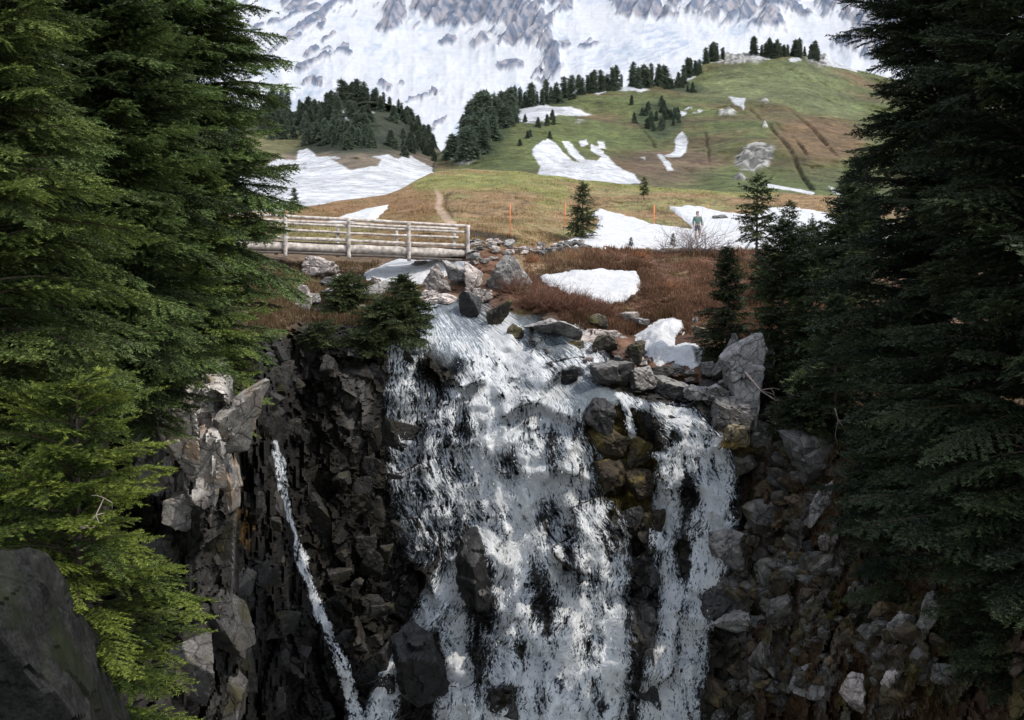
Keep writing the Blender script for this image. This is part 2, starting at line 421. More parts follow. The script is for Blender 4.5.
# named shapes of the cliff (bulges towards the viewer, in metres)
for cx, cy, rx, ry, am, rot in [(470, 575, 16, 48, 1.0, 0), (424, 660, 22, 42, 1.3, 0), (503, 698, 16, 20, .9, 0), (545, 560, 14, 30, .6, 0), (640, 640, 20, 45, .8, 0),
                                (620, 470, 46, 80, .1, 0), (665, 440, 30, 28, .2, 0), (345, 420, 30, 90, 1.2, 0), (560, 450, 12, 24, .4, 0),
                                (442, 372, 24, 26, -.5, 0), (545, 360, 30, 18, .5, 0)]:
    GD2 -= am * ss(ell(GX, GY, cx, cy, rx, ry, rot), 0, 1)
GD2 -= 7 * ss(ell(GX, GY, 475, 222, 110, 42), 0, 1.3)
P1 = at(GX, GY, GD2)

def ip(A, px, py):
    """Bilinear sample of a ground-grid array at a sight direction."""
    px = np.asarray(px, float); py = np.asarray(py, float)
    c = np.clip((px - PX0) / 2.0, 0, len(gx) - 1.001); t0 = topG(px)
    r = np.clip(((py - t0) / (805 - t0)), 0, 1) ** (1 / 1.12) * (NR - 1); r = np.clip(r, 0, NR - 1.001)
    ci, ri = c.astype(int), r.astype(int); cf, rf = c - ci, r - ri
    return (A[ri, ci] * (1 - cf) * (1 - rf) + A[ri, ci + 1] * cf * (1 - rf) + A[ri + 1, ci] * (1 - cf) * rf + A[ri + 1, ci + 1] * cf * rf)
def blur(A, n):
    for _ in range(n):
        A = np.pad(A, 1, mode='edge'); A = (A[:-2, 1:-1] + A[2:, 1:-1] + A[1:-1, :-2] + A[1:-1, 2:] + 2 * A[1:-1, 1:-1]) / 6
    return A
def gd(px, py): return ip(GD2, px, py)
def gpt(px, py, dY=0): return at(px, py, gd(px, py) + dY)

# colours
n_a = fbm(P0 * .6, 4, 101) * .5 + .5; n_b = fbm(P0 * 2.2, 4, 102) * .5 + .5; n_c = fbm(P0 * .18, 3, 103) * .5 + .5
px_, py_ = GX, GY
cliff = lerp((.010, .009, .008), (.058, .053, .047), np.clip(v2 * .3 + v3 * .35 + n_b * .5 - .15, 0, 1))
cliff = lerp(cliff, lerp((.03, .022, .012), (.05, .042, .015), n_a), .3 * ss(n_a + .3 * n_b, .62, .8))
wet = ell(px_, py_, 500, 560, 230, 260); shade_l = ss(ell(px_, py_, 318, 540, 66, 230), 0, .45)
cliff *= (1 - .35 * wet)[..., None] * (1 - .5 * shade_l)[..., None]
# pale left cliff with its sunlight lifted into the colour, orange streaks
lc = np.maximum(ell(px_, py_, 180, 430, 46, 70), ell(px_, py_, 203, 385, 24, 36))
cliff = lerp(cliff, lerp((.20, .19, .18), (.50, .47, .44), np.clip(v2 * .7 + n_b * .4, 0, 1)), ss(lc, .1, .6))
cliff = lerp(cliff, (.22, .11, .065), .45 * ss(ell(px_, py_, 195, 412, 34, 24) * ss(fbm(P0 * 5, 3, 110), -.05, .3), .2, .8))
cliff = lerp(cliff, (.28, .15, .04), .7 * ss(ell(px_, py_, 247, 525, 12, 26) * ss(fbm(P0 * 4, 3, 111), -.2, .3), .2, .8))
gl = np.maximum.reduce([ell(px_, py_, 355, 390, 20, 70), ell(px_, py_, 285, 360, 25, 40) * .6])
cliff = lerp(cliff, lerp((.05, .048, .045), (.11, .105, .10), v3), .5 * ss(gl, .2, .9))
# moss on the block between the falls and the ledges
ms = np.maximum.reduce([ell(px_, py_, 612, 440, 36, 36), ell(px_, py_, 635, 480, 40, 40), ell(px_, py_, 668, 462, 25, 18), ell(px_, py_, 745, 440, 30, 22), ell(px_, py_, 505, 318, 25, 14)])
cliff = lerp(cliff, lerp((.055, .032, .013), (.085, .075, .02), n_a), .9 * ss(ms * (.35 + n_b), .3, .8))
# right rubble slope soil
rs = ss(px_ + wz * 30, 725, 780) * ss(py_, 400, 440)
soil = lerp(lerp((.045, .028, .017), (.10, .055, .03), n_a), (.13, .125, .12), .8 * ss(v2 + .5 * n_b, .75, 1.0))
soil = lerp(soil, (.08, .075, .018), .7 * ss(n_c * n_b, .28, .38))
cliff = lerp(cliff, soil, rs * .85)
# ground cover
heath = lerp((.08, .045, .03), (.20, .11, .07), n_b); heath = lerp(heath, (.10, .075, .03), ss(n_a, .55, .75) * .8)
heath = lerp(heath, (.30, .22, .13), .7 * ss(ell(px_, py_, 545, 262, 45, 16) * (n_b + .4), .2, .8))
meadow = lerp((.235, .155, .08), (.20, .18, .075), ss(n_c + .35 * (n_a - .5), .45, .7)); meadow = lerp(meadow, (.09, .065, .035), .75 * ss(n_b * n_a, .27, .42))
green = np.maximum.reduce([stroke(px_, py_, [(420, 182, 9, 1), (520, 180, 12, 1), (560, 192, 14, .8), (530, 220, 16, .5)]), stroke(px_, py_, [(520, 172, 6, 1), (640, 186, 6, 1), (760, 193, 5, .8)])])
meadow = lerp(meadow, (.20, .115, .055), .75 * ss(np.maximum(ell(px_, py_, 405, 205, 42, 26), ell(px_, py_, 330, 212, 60, 12)) * (n_a + .4), .1, .8))  # low mound browner; knoll's left flank shaded by colour
meadow = lerp(meadow, lerp((.11, .125, .04), (.22, .22, .065), n_b), .9 * ss(green * (n_a * .9 + .4), .2, .9))
meadow = lerp(meadow, (.36, .26, .19), .85 * ss(stroke(px_, py_, [(436, 190, 2, .6), (440, 198, 2.5, 1), (438, 208, 3, 1), (446, 218, 3.5, 1), (452, 224, 4, .8)]), .2, .9))
meadow = lerp(meadow, (.06, .04, .025), .85 * ss(stroke(px_, py_, [(455, 190, 1, .6), (447, 196, 1.5, 1), (446, 206, 1.5, 1), (453, 218, 1.5, .8)]), .3, .9))
meadow = lerp(meadow, (.035, .028, .022), .95 * ss(stroke(px_, py_, [(468, 232, 3, 1), (490, 237, 5, 1), (515, 240, 3, 1)]) * (n_b + .5), .3, .8))
mead_w = ss(247 + 3 * wz - py_, -3, 3)
veg_c = lerp(heath, meadow, mead_w)
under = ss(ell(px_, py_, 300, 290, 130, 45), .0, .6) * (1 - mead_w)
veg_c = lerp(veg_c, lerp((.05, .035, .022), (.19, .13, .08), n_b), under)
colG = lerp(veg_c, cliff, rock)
for p_ in ([(537, 276), (560, 271), (600, 268), (635, 270), (643, 280), (641, 292), (630, 299), (612, 303), (600, 305), (580, 298), (560, 291), (545, 284)], [(633, 335), (648, 325), (672, 316), (687, 331), (676, 344), (706, 345), (699, 367), (668, 360), (647, 354)]):
    colG = colG * (1 - .5 * ss(sdf(px_ + 3 * wz, py_, p_), -9, 0) * (1 - rock))[..., None]
wetv = np.clip(wet * rock, 0, 1)

# behind the crest the land falls away and runs on
sk = []
crest = P1[0]
for k, (dy, dz) in enumerate([(30, -2.5), (14, -.8), (5, -.15)]):
    q = crest.copy(); q[:, 1] += dy; q[:, 0] *= (q[:, 1] / crest[:, 1]); q[:, 2] += dz; sk.append(q)
V = np.concatenate([np.stack(sk), P1]); nrr = V.shape[0]
pad = lambda A: np.concatenate([np.repeat(A[:1], 3, 0), A])
g_ = mk('ground', V, gridfaces(nrr, len(gx)), M_ground, cols={'Col': pad(colG)}, floats={'Rock': pad(rock), 'Wet': pad(wetv)}, kind='structure')

fr_ = gridfaces(nrr, len(gx))[:, 0]
g_.data.polygons.foreach_set('use_smooth', (pad(rock).ravel()[fr_] < .5))

# ------------------------------------------------------------------ snow patches lying on the ground
def snow_patch(name, poly, thick, warp=2.5, step=1.0, mat=None, fine=.6):
    P = np.asarray(poly, float); x0, y0 = P.min(0) - 6; x1, y1 = P.max(0) + 6
    X, Yp = np.meshgrid(np.arange(x0, x1, step), np.arange(max(y0, 100), y1, step * .5))
    w = np.stack([X * .09, Yp * .2, X * 0], -1)
    sx = X + warp * fbm(w, 4, 200, .6); sy = Yp + warp * .6 * fbm(w + 7, 4, 201, .6)
    d = sdf(sx, sy, poly)
    B = ip(blurG, X, Yp); pt = at(X, Yp, B); m_px = B / F
    h = thick * ss(d * m_px, -.02, thick * 1.5) - .04 + .05 * fbm(pt * 1.2, 3, 202) * ss(d, 0, 6)
    h = np.where(d < 0, -.12, h)
    keep = d > -1.5
    pt[..., 2] += h * 1.0; pt[..., 1] -= h * .8
    f = gridfaces(*X.shape, keep)
    v, f = compact(pt, f)[:2]
    return mk(name, v, f, mat or M_snow, kind='structure')
blurG = blur(GD2, 12) - .12
snow_patch('snow_patch', [(537, 276), (560, 271), (600, 268), (635, 270), (643, 280), (641, 292), (630, 299), (612, 303), (600, 305), (580, 298), (560, 291), (545, 284)], .16, warp=5)
snow_patch('snow_patch', [(633, 335), (648, 325), (660, 318), (672, 316), (683, 321), (687, 331), (673, 336), (676, 344), (688, 341), (706, 345), (703, 355), (699, 367), (692, 369), (682, 362), (668, 360), (661, 366), (647, 354)], .35, warp=4.5)
snow_patch('snow_patch', [(540, 246), (560, 241), (580, 236), (597, 228), (598, 220), (590, 214), (598, 208), (620, 213), (650, 223), (675, 226), (693, 229), (682, 218), (667, 205), (700, 206), (740, 214), (758, 216), (768, 206), (800, 207), (850, 217), (920, 225), (920, 262), (845, 255), (760, 251), (700, 250), (620, 249)], .2, warp=4)
snow_patch('snow_patch', [(322, 223), (345, 214), (365, 208), (392, 203), (384, 214), (372, 223)], .3, warp=1.5)
snow_patch('snow_patch', [(358, 279), (366, 270), (385, 262), (400, 258), (470, 259), (466, 268), (450, 273), (440, 281), (400, 285), (375, 283)], .35)
snow_patch('snow_patch', [(296, 283), (302, 286), (303, 297), (297, 300)], .2, warp=1)

# ------------------------------------------------------------------ hills and mountain behind
def sheet(name, x0, x1, step, topk, bot, depthpts, relief, colour, mat, nr, dstop=40, back=(60, -20)):
    xs = np.arange(x0, x1, step); tk = np.array(topk, float)
    t0 = np.interp(xs, tk[:, 0], tk[:, 1]); v = np.linspace(0, 1, nr)
    X = np.broadcast_to(xs, (nr, len(xs))).copy(); Yp = t0[None] + (bot - t0[None]) * v[:, None]
    D = TPS(depthpts)(X, Yp); P = at(X, Yp, D)
    r, info = relief(X, Yp, P)
    P = at(X, Yp, D + r)
    if 'up' in info: P[..., 2] += info['up']
    col = colour(X, Yp, P, info)
    c = P[0].copy(); c[:, 1] += back[0]; c[:, 2] += back[1]
    V = np.concatenate([c[None], P]); col = np.concatenate([col[:1], col])
    o = mk(name, V, gridfaces(nr + 1, len(xs)), mat, cols={'Col': col}, kind='structure')
    def look(px, py):
        ci = np.clip(np.round((np.asarray(px) - x0) / step).astype(int), 0, len(xs) - 1)
        ri = np.clip(np.round((np.asarray(py) - t0[ci]) / (bot - t0[ci]) * (nr - 1)).astype(int), 0, nr - 1)
        return P[ri, ci]
    return look

SNOW = (.48, .49, .51)
def warp2(X, Y, a, s, seed=300):
    q = np.stack([X * s, Y * s * 1.4, X * 0], -1)
    return X + a * fbm(q, 4, seed, .6), Y + a * .6 * fbm(q + 5, 4, seed + 1, .6)

# left forested ridge with the big snowfield
h1_top = [(-140, 95), (200, 104), (260, 110), (290, 112), (320, 108), (345, 103), (372, 101), (390, 104), (405, 112), (425, 128), (440, 150), (452, 175), (470, 195)]
h1_snow = [(240, 172), (262, 168), (278, 158), (296, 160), (298, 151), (308, 149), (318, 157), (335, 156), (346, 163), (352, 169), (378, 166), (382, 160), (370, 156), (388, 154), (398, 160), (403, 155), (412, 156), (425, 164), (440, 171), (448, 180), (460, 218), (230, 218)]
h1_hole = [(330, 158), (345, 160), (362, 162), (380, 165), (366, 168), (350, 169), (340, 165)]
h1_small = [(275, 125, 3, 1.5), (345, 111, 12, 2), (365, 113, 10, 1.8), (362, 118, 3, 3), (347, 118, 2, 3), (347, 137, 3, 1.5), (325, 118, 1.5, 2), (358, 129, 1.5, 1.5), (290, 125, 1.5, 2)]
def h1_rel(X, Y, P):
    n = fbm(P * .05, 4, 310); sx, sy = warp2(X, Y, 3, .12)
    s = ss(sdf(sx, sy, h1_snow), -.4, .4) * (1 - ss(sdf(sx, sy, h1_hole), -.4, .4))
    for a, b, c_, d_ in h1_small: s = np.maximum(s, ss(ell(sx, sy, a, b, c_, d_), .35, .5))
    return n * 14 * (1 - ss(sdf(sx, sy, h1_snow), -12, 2)), {'s': s}
def h1_col(X, Y, P, I):
    n = fbm(P * .06, 4, 311) * .5 + .5; n2 = fbm(P * .25, 3, 312) * .5 + .5
    c = lerp((.016, .024, .015), (.05, .055, .032), n); c = lerp(c, (.19, .15, .11), ss(Y + n * 14, 155, 164) * .8)
    c = lerp(c, (.14, .13, .06), ss(ell(X, Y, 275, 140, 30, 14), .1, .7) * .8)
    c *= (.6 + .8 * n2)[..., None]
    return lerp(c, SNOW, I['s'])
look1 = sheet('hillside', -140, 472, 1.5, h1_top, 225, [(-140, 220, 125), (200, 220, 125), (470, 220, 130), (-140, 180, 165), (300, 180, 165), (440, 180, 175), (300, 155, 230), (420, 160, 225), (-140, 100, 300), (300, 105, 300), (400, 110, 290), (445, 160, 250)], h1_rel, h1_col, M_hill, 150)

h2_top = [(425, 195), (434, 168), (441, 155), (452, 143), (465, 132), (485, 118), (505, 107), (540, 101), (575, 99), (610, 92), (650, 84), (675, 76), (700, 66), (716, 58), (745, 55), (775, 55), (806, 57), (830, 62), (860, 72), (920, 85), (1164, 105)]
h2_snows = [[(531, 152), (548, 143), (556, 146), (572, 160), (580, 164), (568, 150), (561, 142), (568, 141), (580, 151), (586, 160), (597, 161), (602, 154), (592, 148), (590, 141), (600, 144), (612, 160), (628, 172), (642, 184), (620, 186), (590, 185), (560, 184), (535, 178), (540, 165)],
            [(500, 112), (515, 108), (540, 103), (552, 108), (570, 110), (592, 117), (575, 120), (560, 120), (545, 127), (525, 131), (507, 126)],
            [(552, 98), (575, 96), (600, 89), (625, 86), (650, 90), (640, 95), (610, 97), (598, 102), (590, 98)],
            [(662, 81), (678, 75), (693, 71), (697, 74), (680, 79), (668, 83)],
            [(664, 153), (675, 147), (676, 135), (682, 131), (687, 138), (686, 150), (680, 155)], [(657, 151), (663, 152), (668, 160), (673, 171), (668, 172)],
            [(727, 94), (745, 97), (744, 108), (738, 104)], [(764, 191), (780, 190), (800, 191), (814, 198), (812, 203), (790, 199), (768, 198)], [(828, 187), (850, 194), (850, 202)],
            [(748, 57), (770, 57), (769, 61), (752, 60)], [(788, 61), (800, 60), (802, 64), (790, 64)], [(822, 63), (835, 60), (856, 67), (856, 74), (835, 69)],
            [(580, 140), (586, 138), (588, 142), (582, 144)], [(598, 139), (604, 139), (606, 145), (600, 145)], [(640, 154), (646, 154), (645, 158)]]
gul = [[(752, 108, 2.2, .8), (775, 135, 3, 1), (797, 165, 3.5, 1), (812, 190, 4, 1)], [(772, 122, 1.5, .6), (800, 150, 2.5, 1), (822, 180, 3, .8)], [(790, 108, 1.5, .6), (815, 132, 3, 1), (846, 168, 3, 1)],
       [(700, 92, 1.5, .5), (704, 130, 2, .8), (712, 170, 2.5, .9)], [(640, 125, 1.5, .6), (660, 148, 2, .9), (700, 178, 3, .5)], [(675, 78, 2, .7), (690, 84, 2, .7)]]
def h2_rel(X, Y, P):
    n = fbm(P * .035, 5, 320); sx, sy = warp2(X, Y, 2.4, .15)
    s = np.zeros_like(X)
    for p in h2_snows: s = np.maximum(s, ss(sdf(sx, sy, p), -.4, .4))
    q = fbm(P * .16, 3, 325)
    s = np.maximum(s, ss(ell(sx, sy, 693, 112, 9, 3), .3, .5) * (q > .1)); s = np.maximum(s, ss(ell(sx, sy, 682, 116, 4, 2), .3, .5))
    g = np.zeros_like(X)
    for p in gul: g = np.maximum(g, stroke(X + 5 * n, Y, [(a_ , b_, c_ * .6, d_) for a_, b_, c_, d_ in p]))
    g = g * ss(fbm(np.stack([X * .06, Y * .08, X * 0], -1), 3, 335), -.5, .25)
    r = np.maximum.reduce([ell(sx, sy, 755, 161, 20, 12, -10), ell(sx, sy, 728, 114, 10, 5) * .9, ell(sx, sy, 765, 130, 3, 2), ell(sx, sy, 740, 184, 7, 5), ell(sx, sy, 765, 99, 6, 4) * .6,
                           ell(sx, sy, 735, 60, 34, 5) * .9, ell(sx, sy, 822, 60, 18, 9), ell(sx, sy, 462, 156, 18, 10), ell(sx, sy, 580, 125, 8, 3) * .5])
    up = -g ** 2 * .9 + 3.5 * fbm(P * np.array([.03, .012, .03]), 4, 329) + 1.6 * ss(r, .2, .9) * np.abs(fbm(P * .22, 3, 328)) * 2
    return n * 12, {'s': s, 'g': g, 'r': r, 'up': up, 'n': n}
def h2_col(X, Y, P, I):
    n = fbm(P * .04, 4, 321) * .5 + .5; n2 = fbm(P * .22, 4, 322) * .5 + .5; n3 = fbm(P * np.array([.03, .03, .09]), 4, 323) * .5 + .5
    c = lerp((.125, .092, .048), (.10, .118, .042), ss(n, .25, .55))
    c = lerp(c, (.135, .155, .07), .85 * ss(np.maximum(ell(X, Y, 815, 88, 50, 22, 20), ell(X, Y, 745, 85, 60, 18)) * (.5 + n3), .15, .8))
    c = lerp(c, (.17, .10, .055), .8 * ss(ell(X, Y, 820, 140, 50, 30) * (.5 + n), .2, .8))
    c = lerp(c, (.16, .10, .075), .7 * ss(ell(X, Y, 670, 165, 60, 25) * (.5 + n3), .2, .8))
    c = lerp(c, (.045, .065, .03), .85 * ss(np.maximum.reduce([ell(X, Y, 660, 120, 26, 16), ell(X, Y, 682, 84, 24, 6), ell(X, Y, 530, 95, 60, 14), ell(X, Y, 475, 130, 40, 35)]) * (.4 + n2), .25, .6))
    c *= (.55 + .9 * n2)[..., None]
    c *= (.60 + .50 * (fbm(P * .9, 3, 330) * .5 + .5))[..., None]
    c *= (1 - .38 * I['g'] ** 2 * ss(n2, .25, .6))[..., None]
    rk = fbm(P * .5, 3, 327) * .5 + .5
    c = lerp(c, lerp((.10, .10, .095), (.42, .41, .39), ss(rk, .35, .65)), .95 * ss(I['r'] * (.5 + n2), .3, .6))
    return lerp(c, SNOW, I['s'])
look2 = sheet('hillside', 425, 1164, 1.3, h2_top, 212, [(425, 210, 150), (700, 210, 150), (1164, 210, 150), (450, 150, 230), (540, 150, 210), (700, 150, 230), (850, 150, 235), (500, 110, 300), (600, 100, 320), (700, 80, 350), (760, 55, 400), (850, 70, 400), (1164, 105, 380)], h2_rel, h2_col, M_hill, 170)

# the mountain: rock bands showing through ice and snow
m_top = [(-140, -60), (200, -90), (500, -120), (700, -60), (780, -12), (798, 1), (812, 2.5), (828, -3), (860, -14), (1164, -40)]
m_rocks = [([(412, 10), (424, -60), (520, -60), (514, 15), (500, 26), (490, 25), (478, 22), (470, 28), (455, 30), (440, 26), (428, 22), (418, 15)], 1.0),
           ([(514, -60), (568, -60), (573, 12), (562, 18), (552, 28), (550, 38), (556, 50), (560, 56), (560, 80), (535, 82), (530, 77), (542, 64), (545, 54), (534, 50), (520, 48), (498, 50), (500, 40), (490, 36), (478, 47), (473, 46), (492, 33), (502, 26), (514, 14)], .72),
           ([(388, 4), (405, 2), (408, 16), (402, 26), (396, 36), (388, 37), (377, 31), (378, 27), (386, 22), (383, 12)], 1.0),
           ([(592, -60), (660, -60), (662, 8), (680, 20), (640, 20), (615, 15)], .8),
           ([(655, -60), (790, -60), (795, 4), (802, 10), (815, 20), (800, 18), (783, 12), (772, 10), (780, 20), (786, 28), (772, 33), (745, 29), (715, 24), (690, 18), (668, 8)], .66),
           ([(815, -60), (1164, -60), (1164, 60), (870, 40), (862, 30), (850, 22), (835, 14), (820, 8)], .75),
           ([(836, 46), (860, 34), (1164, 60), (1164, 80), (870, 60), (846, 52)], .75),
           ([(498, 66), (508, 63), (524, 65), (525, 70), (512, 72), (500, 71)], 1), ([(440, 44), (448, 37), (457, 38), (455, 44), (447, 47)], 1),
           ([(333, 57), (338, 50), (345, 44), (350, 52), (352, 58), (345, 54)], 1), ([(303, 57), (312, 48), (319, 50), (318, 54), (308, 58)], 1), ([(320, 52), (328, 48), (330, 51)], 1),
           ([(295, 70), (300, 67), (309, 66), (307, 71), (298, 72)], 1), ([(378, 85), (382, 84), (392, 90), (392, 93), (386, 92)], 1), ([(400, 86), (405, 84), (406, 87)], 1),
           ([(230, -60), (330, -60), (335, 2), (310, 4), (298, 10), (285, 14), (283, 6)], .6), ([(340, -60), (378, -60), (352, 4), (336, 4)], .8), ([(470, 47), (482, 40), (492, 44), (480, 49)], .8),
           ([(558, 46), (568, 44), (572, 50), (562, 51)], .8), ([(580, 48), (592, 42), (600, 46), (590, 52)], .6)]
m_str = [[(334, 2, 4, 1), (322, 14, 5, 1), (306, 26, 4.5, 1), (290, 36, 3, 1)], [(323, 14, 3, 1), (322, 28, 3, 1)], [(298, 36, 2.5, 1), (282, 46, 2.5, 1), (269, 57, 1.2, 1)], [(318, 7, 2, 1), (298, 12, 3, 1), (286, 20, 2, 1), (272, 22, 2, 1)],
         [(334, 35, 1.6, 1), (322, 41, 1.6, 1)], [(328, 57, 1.6, 1), (310, 64, 2, 1), (296, 69, 2, 1)], [(303, 84, 1.6, 1), (312, 80, 2, 1), (321, 86, 1.6, 1)], [(430, 94, 1.2, .8), (438, 98, 1.5, .8)],
         [(262, 25, 2, .9), (246, 35, 1.5, .9)], [(410, 104, 1, .8), (440, 96, 1, .5)], [(436, 125, 2.5, 1), (447, 120, 1.2, 1)], [(430, 129, 1.5, 1), (435, 131, 1.5, 1)]]
def m_rel(X, Y, P):
    a = fbm(np.stack([X * .030, Y * .030, X * 0 + 2], -1), 5, 340, .55, ridged=True)
    b = fbm(np.stack([(X + Y * .7) * .055, (Y - X * .2) * .028, X * 0 + 5], -1), 5, 341, .5, ridged=True)
    b2 = fbm(np.stack([(X - Y * .8) * .12, (Y + X * .3) * .06, X * 0 + 5], -1), 4, 342, .6, ridged=True)
    sx, sy = warp2(X, Y, 5, .13, 344)
    r = np.zeros_like(X)
    fine = np.stack([(X + Y * .9) * .10, (Y - X * .5) * .05, X * 0], -1)
    q = fbm(fine, 5, 345, .55)
    for p, d in m_rocks: r = np.maximum(r, ss(sdf(sx, sy, p), -.6, .6) * ss(q + (d - .5) * 1.5, -.02, .07))
    for p in m_str: r = np.maximum(r, ss(stroke(sx, sy, p), .45, .6) * ss(q + .65, 0, .2))
    r = np.maximum(r, ss(q, .42, .5) * ss(50 - Y, 0, 30) * .8)
    wall = np.maximum.reduce([ss(sdf(sx, sy, p), -8, 5) for p, d in m_rocks[:7]])
    up = (b * 34 + b2 * 8) * wall + a * 8 * (1 - wall) + r * 9 + q * 1.5
    up *= ss(150 - Y, 0, 60)
    return 0 * X, {'r': r, 'up': up, 'q': q, 'wall': wall}
def m_col(X, Y, P, I):
    n = fbm(np.stack([X * .2, Y * .3, X * 0], -1), 4, 350) * .5 + .5
    c = lerp((.10, .125, .175), (.25, .245, .27), ss(n, .3, .75))  # haze and shadow blue are mixed into the rock colour
    s = lerp((.30, .345, .41), (.44, .455, .485), ss(.4 + .4 * n + .25 * (I['q'] + .1) + .35 * fbm(np.stack([(X + Y * 1.2) * .035, (Y - X * .5) * .05, X * 0], -1), 3, 352), .25, .6))  # broad blue-grey shading of the snow is put into the colour
    cre = ss(np.maximum.reduce([stroke(X, Y, [(640, 30, 10, .8), (680, 45, 12, .9), (620, 70, 8, .5)]), ell(X, Y, 600, 60, 60, 30) * .6]) * (.3 + n), .2, .7)
    cl = fbm(np.stack([X * .12, (Y + X * .3) * .6, X * 0], -1), 3, 351)
    s = lerp(s, (.26, .31, .39), .75 * cre * ss(cl, -.1, .3))
    return lerp(s, c, I['r'])
sheet('mountain', 120, 1000, 1.15, m_top, 205, [(-140, 200, 700), (430, 200, 600), (1164, 200, 700), (430, 150, 900), (430, 110, 1500), (700, 110, 1600), (300, 80, 2100), (430, 60, 2600), (600, 60, 2500), (800, 60, 2500), (-140, 0, 3400), (430, 10, 3700), (600, 0, 3600), (800, 10, 3700), (1164, 0, 3600), (430, -100, 5200), (800, -60, 4800), (-140, -80, 5000), (1164, -60, 4900)], m_rel, m_col, M_mount, 400, back=(900, -300))

# valley floor far below, so that the land runs on in every direction
X, Yg = np.meshgrid(np.linspace(-6000, 6000, 60), np.linspace(-400, 9000, 50))
Z = -70 + 10 * fbm(np.stack([X, Yg, X * 0], -1) * .001, 3, 9)
mk('terrain', np.stack([X, Yg, Z], -1), gridfaces(*X.shape), M_hill, cols={'Col': np.broadcast_to(np.array([.07, .07, .045]), X.shape + (3,))}, kind='structure')

# ------------------------------------------------------------------ rocks
def ico(sub):
    import bmesh
    bm = bmesh.new(); bmesh.ops.create_icosphere(bm, subdivisions=sub, radius=1)
    v = np.array([x.co[:] for x in bm.verts]); f = np.array([[a.index for a in q.verts] for q in bm.faces]); bm.free()
    return v, f
ICO = {s: ico(s) for s in (3, 4, 5, 6)}
def rockmesh(seed, hx, hy, hz, sub=4, npl=15, flat=.0, rough=.05, rot=(0, 0, 0)):
    r = np.random.RandomState(seed); v, f = ICO[sub]
    n = r.normal(size=(npl, 3)); n /= np.linalg.norm(n, axis=1, keepdims=True)
    n[:6] = np.array([[1, 0, 0], [-1, 0, 0], [0, 0, 1], [0, 0, -1], [0, 1, 0], [0, -1, 0]]) + r.normal(size=(6, 3)) * .28
    n /= np.linalg.norm(n, axis=1, keepdims=True)
    d = r.uniform(.62, .98, npl)
    q = np.clip((v @ n.T) / d, 1e-3, None)
    rad = 1 / ((q ** 60).sum(1) ** (1 / 60))
    p = v * rad[:, None]
    sc = np.array([hx, hy, hz]) * .99
    w = p * sc
    s = max(hx, hy, hz)
    fr = 2.2 / s
    fc, ed, _ = facets(w * fr + seed, seed, 1.0)
    w = w + v * (s * (rough * fbm(w * fr * 1.6 + seed, 4, seed) * .8 + rough * 2.0 * fc - rough * .7 * (ed < .05) * (sub < 5)))[:, None]
    R = np.array(Matrix.Rotation(rot[2], 3, 'Z') @ Matrix.Rotation(rot[1], 3, 'Y') @ Matrix.Rotation(rot[0], 3, 'X'))
    return w @ R.T, f

def boulder(px, py, w, h, label, mat=None, seed=None, rot=0, depth=None, name='boulder', group=None, sub=4, sink=.25, cat='boulder', npl=13, rough=.05, yaw=None, Y=None):
    """A boulder whose outline is about w x h picture units, standing on the ground there."""
    global _rs
    _rs += 1; seed = seed or _rs
    r = np.random.RandomState(seed)
    if 400 < px < 540 and py < 325 and w > 18: w *= .86; h *= .86
    base = Y or float(gd(px, py + h * .35)); m = base / F
    hx, hz = w * m / 2, h * m / 2; hy = depth or (hx + hz) / 2 * r.uniform(.8, 1.1)
    v, f = rockmesh(seed, hx, hy, hz, sub, npl, rot=(r.uniform(-.15, .15), math.radians(rot), 0), rough=rough)
    c = at(px, py, base + hy * (sink - .1))
    o = mk(name, v, f, mat or M_rock, smooth=False, label=label, cat=cat, group=group)
    o.location = c.tolist()
    return o
_rs = 500
B = boulder
# beside and under the bridge
B(505, 277, 44, 46, 'largest grey boulder right of the footbridge, beside the red shrub', M_rock, rot=18, seed=611)
B(436, 283, 34, 36, 'pale pinkish pointed boulder just below the right end of the footbridge', M_rockp, rot=-20)
B(456, 276, 28, 30, 'grey boulder between the pale pointed boulder and the largest one below the bridge end', M_rock)
B(474, 279, 24, 30, 'light grey cracked boulder left of the largest grey boulder', M_rockp)
B(475, 297, 34, 22, 'pinkish boulder sitting behind the dark wet boulder at the stream', M_rockp)
B(470, 307, 38, 32, 'dark smooth wet boulder splitting the stream above the falls', M_wet, rot=12, rough=.03)
B(496, 318, 22, 28, 'dark boulder with moss at its foot, right of the smooth wet stream boulder', M_mossy)
B(440, 300, 50, 14, 'flat pale slab at the edge of the stream under the bridge', M_rockp)
B(430, 295, 24, 12, 'small pale slab beside the flat slab at the stream edge', M_rockp)
B(318, 269, 38, 22, 'pale rounded boulder under the left part of the bridge', M_rockp)
B(345, 292, 50, 16, 'long low pale rock among brown grass left of the snow under the bridge', M_rockp, rot=4)
B(330, 283, 26, 14, 'small pale rock on the bank below the bridge, left of the long low rock', M_rock)
B(302, 300, 22, 28, 'light grey rock against the big left fir below the bridge', M_rockp, rot=10)
B(312, 301, 22, 16, 'grey rock tucked beside the light grey rock at the left fir', M_rock)
B(382, 290, 24, 16, 'grey rock at the lower edge of the snow under the bridge', M_rock)
B(400, 290, 22, 16, 'pinkish rock between the snow and the dark dwarf fir', M_rockp)
B(425, 268, 40, 12, 'flat brown slab beneath the right abutment of the bridge', M_rock)
B(520, 290, 30, 14, 'low rock half hidden behind the red shrub', M_mossy)
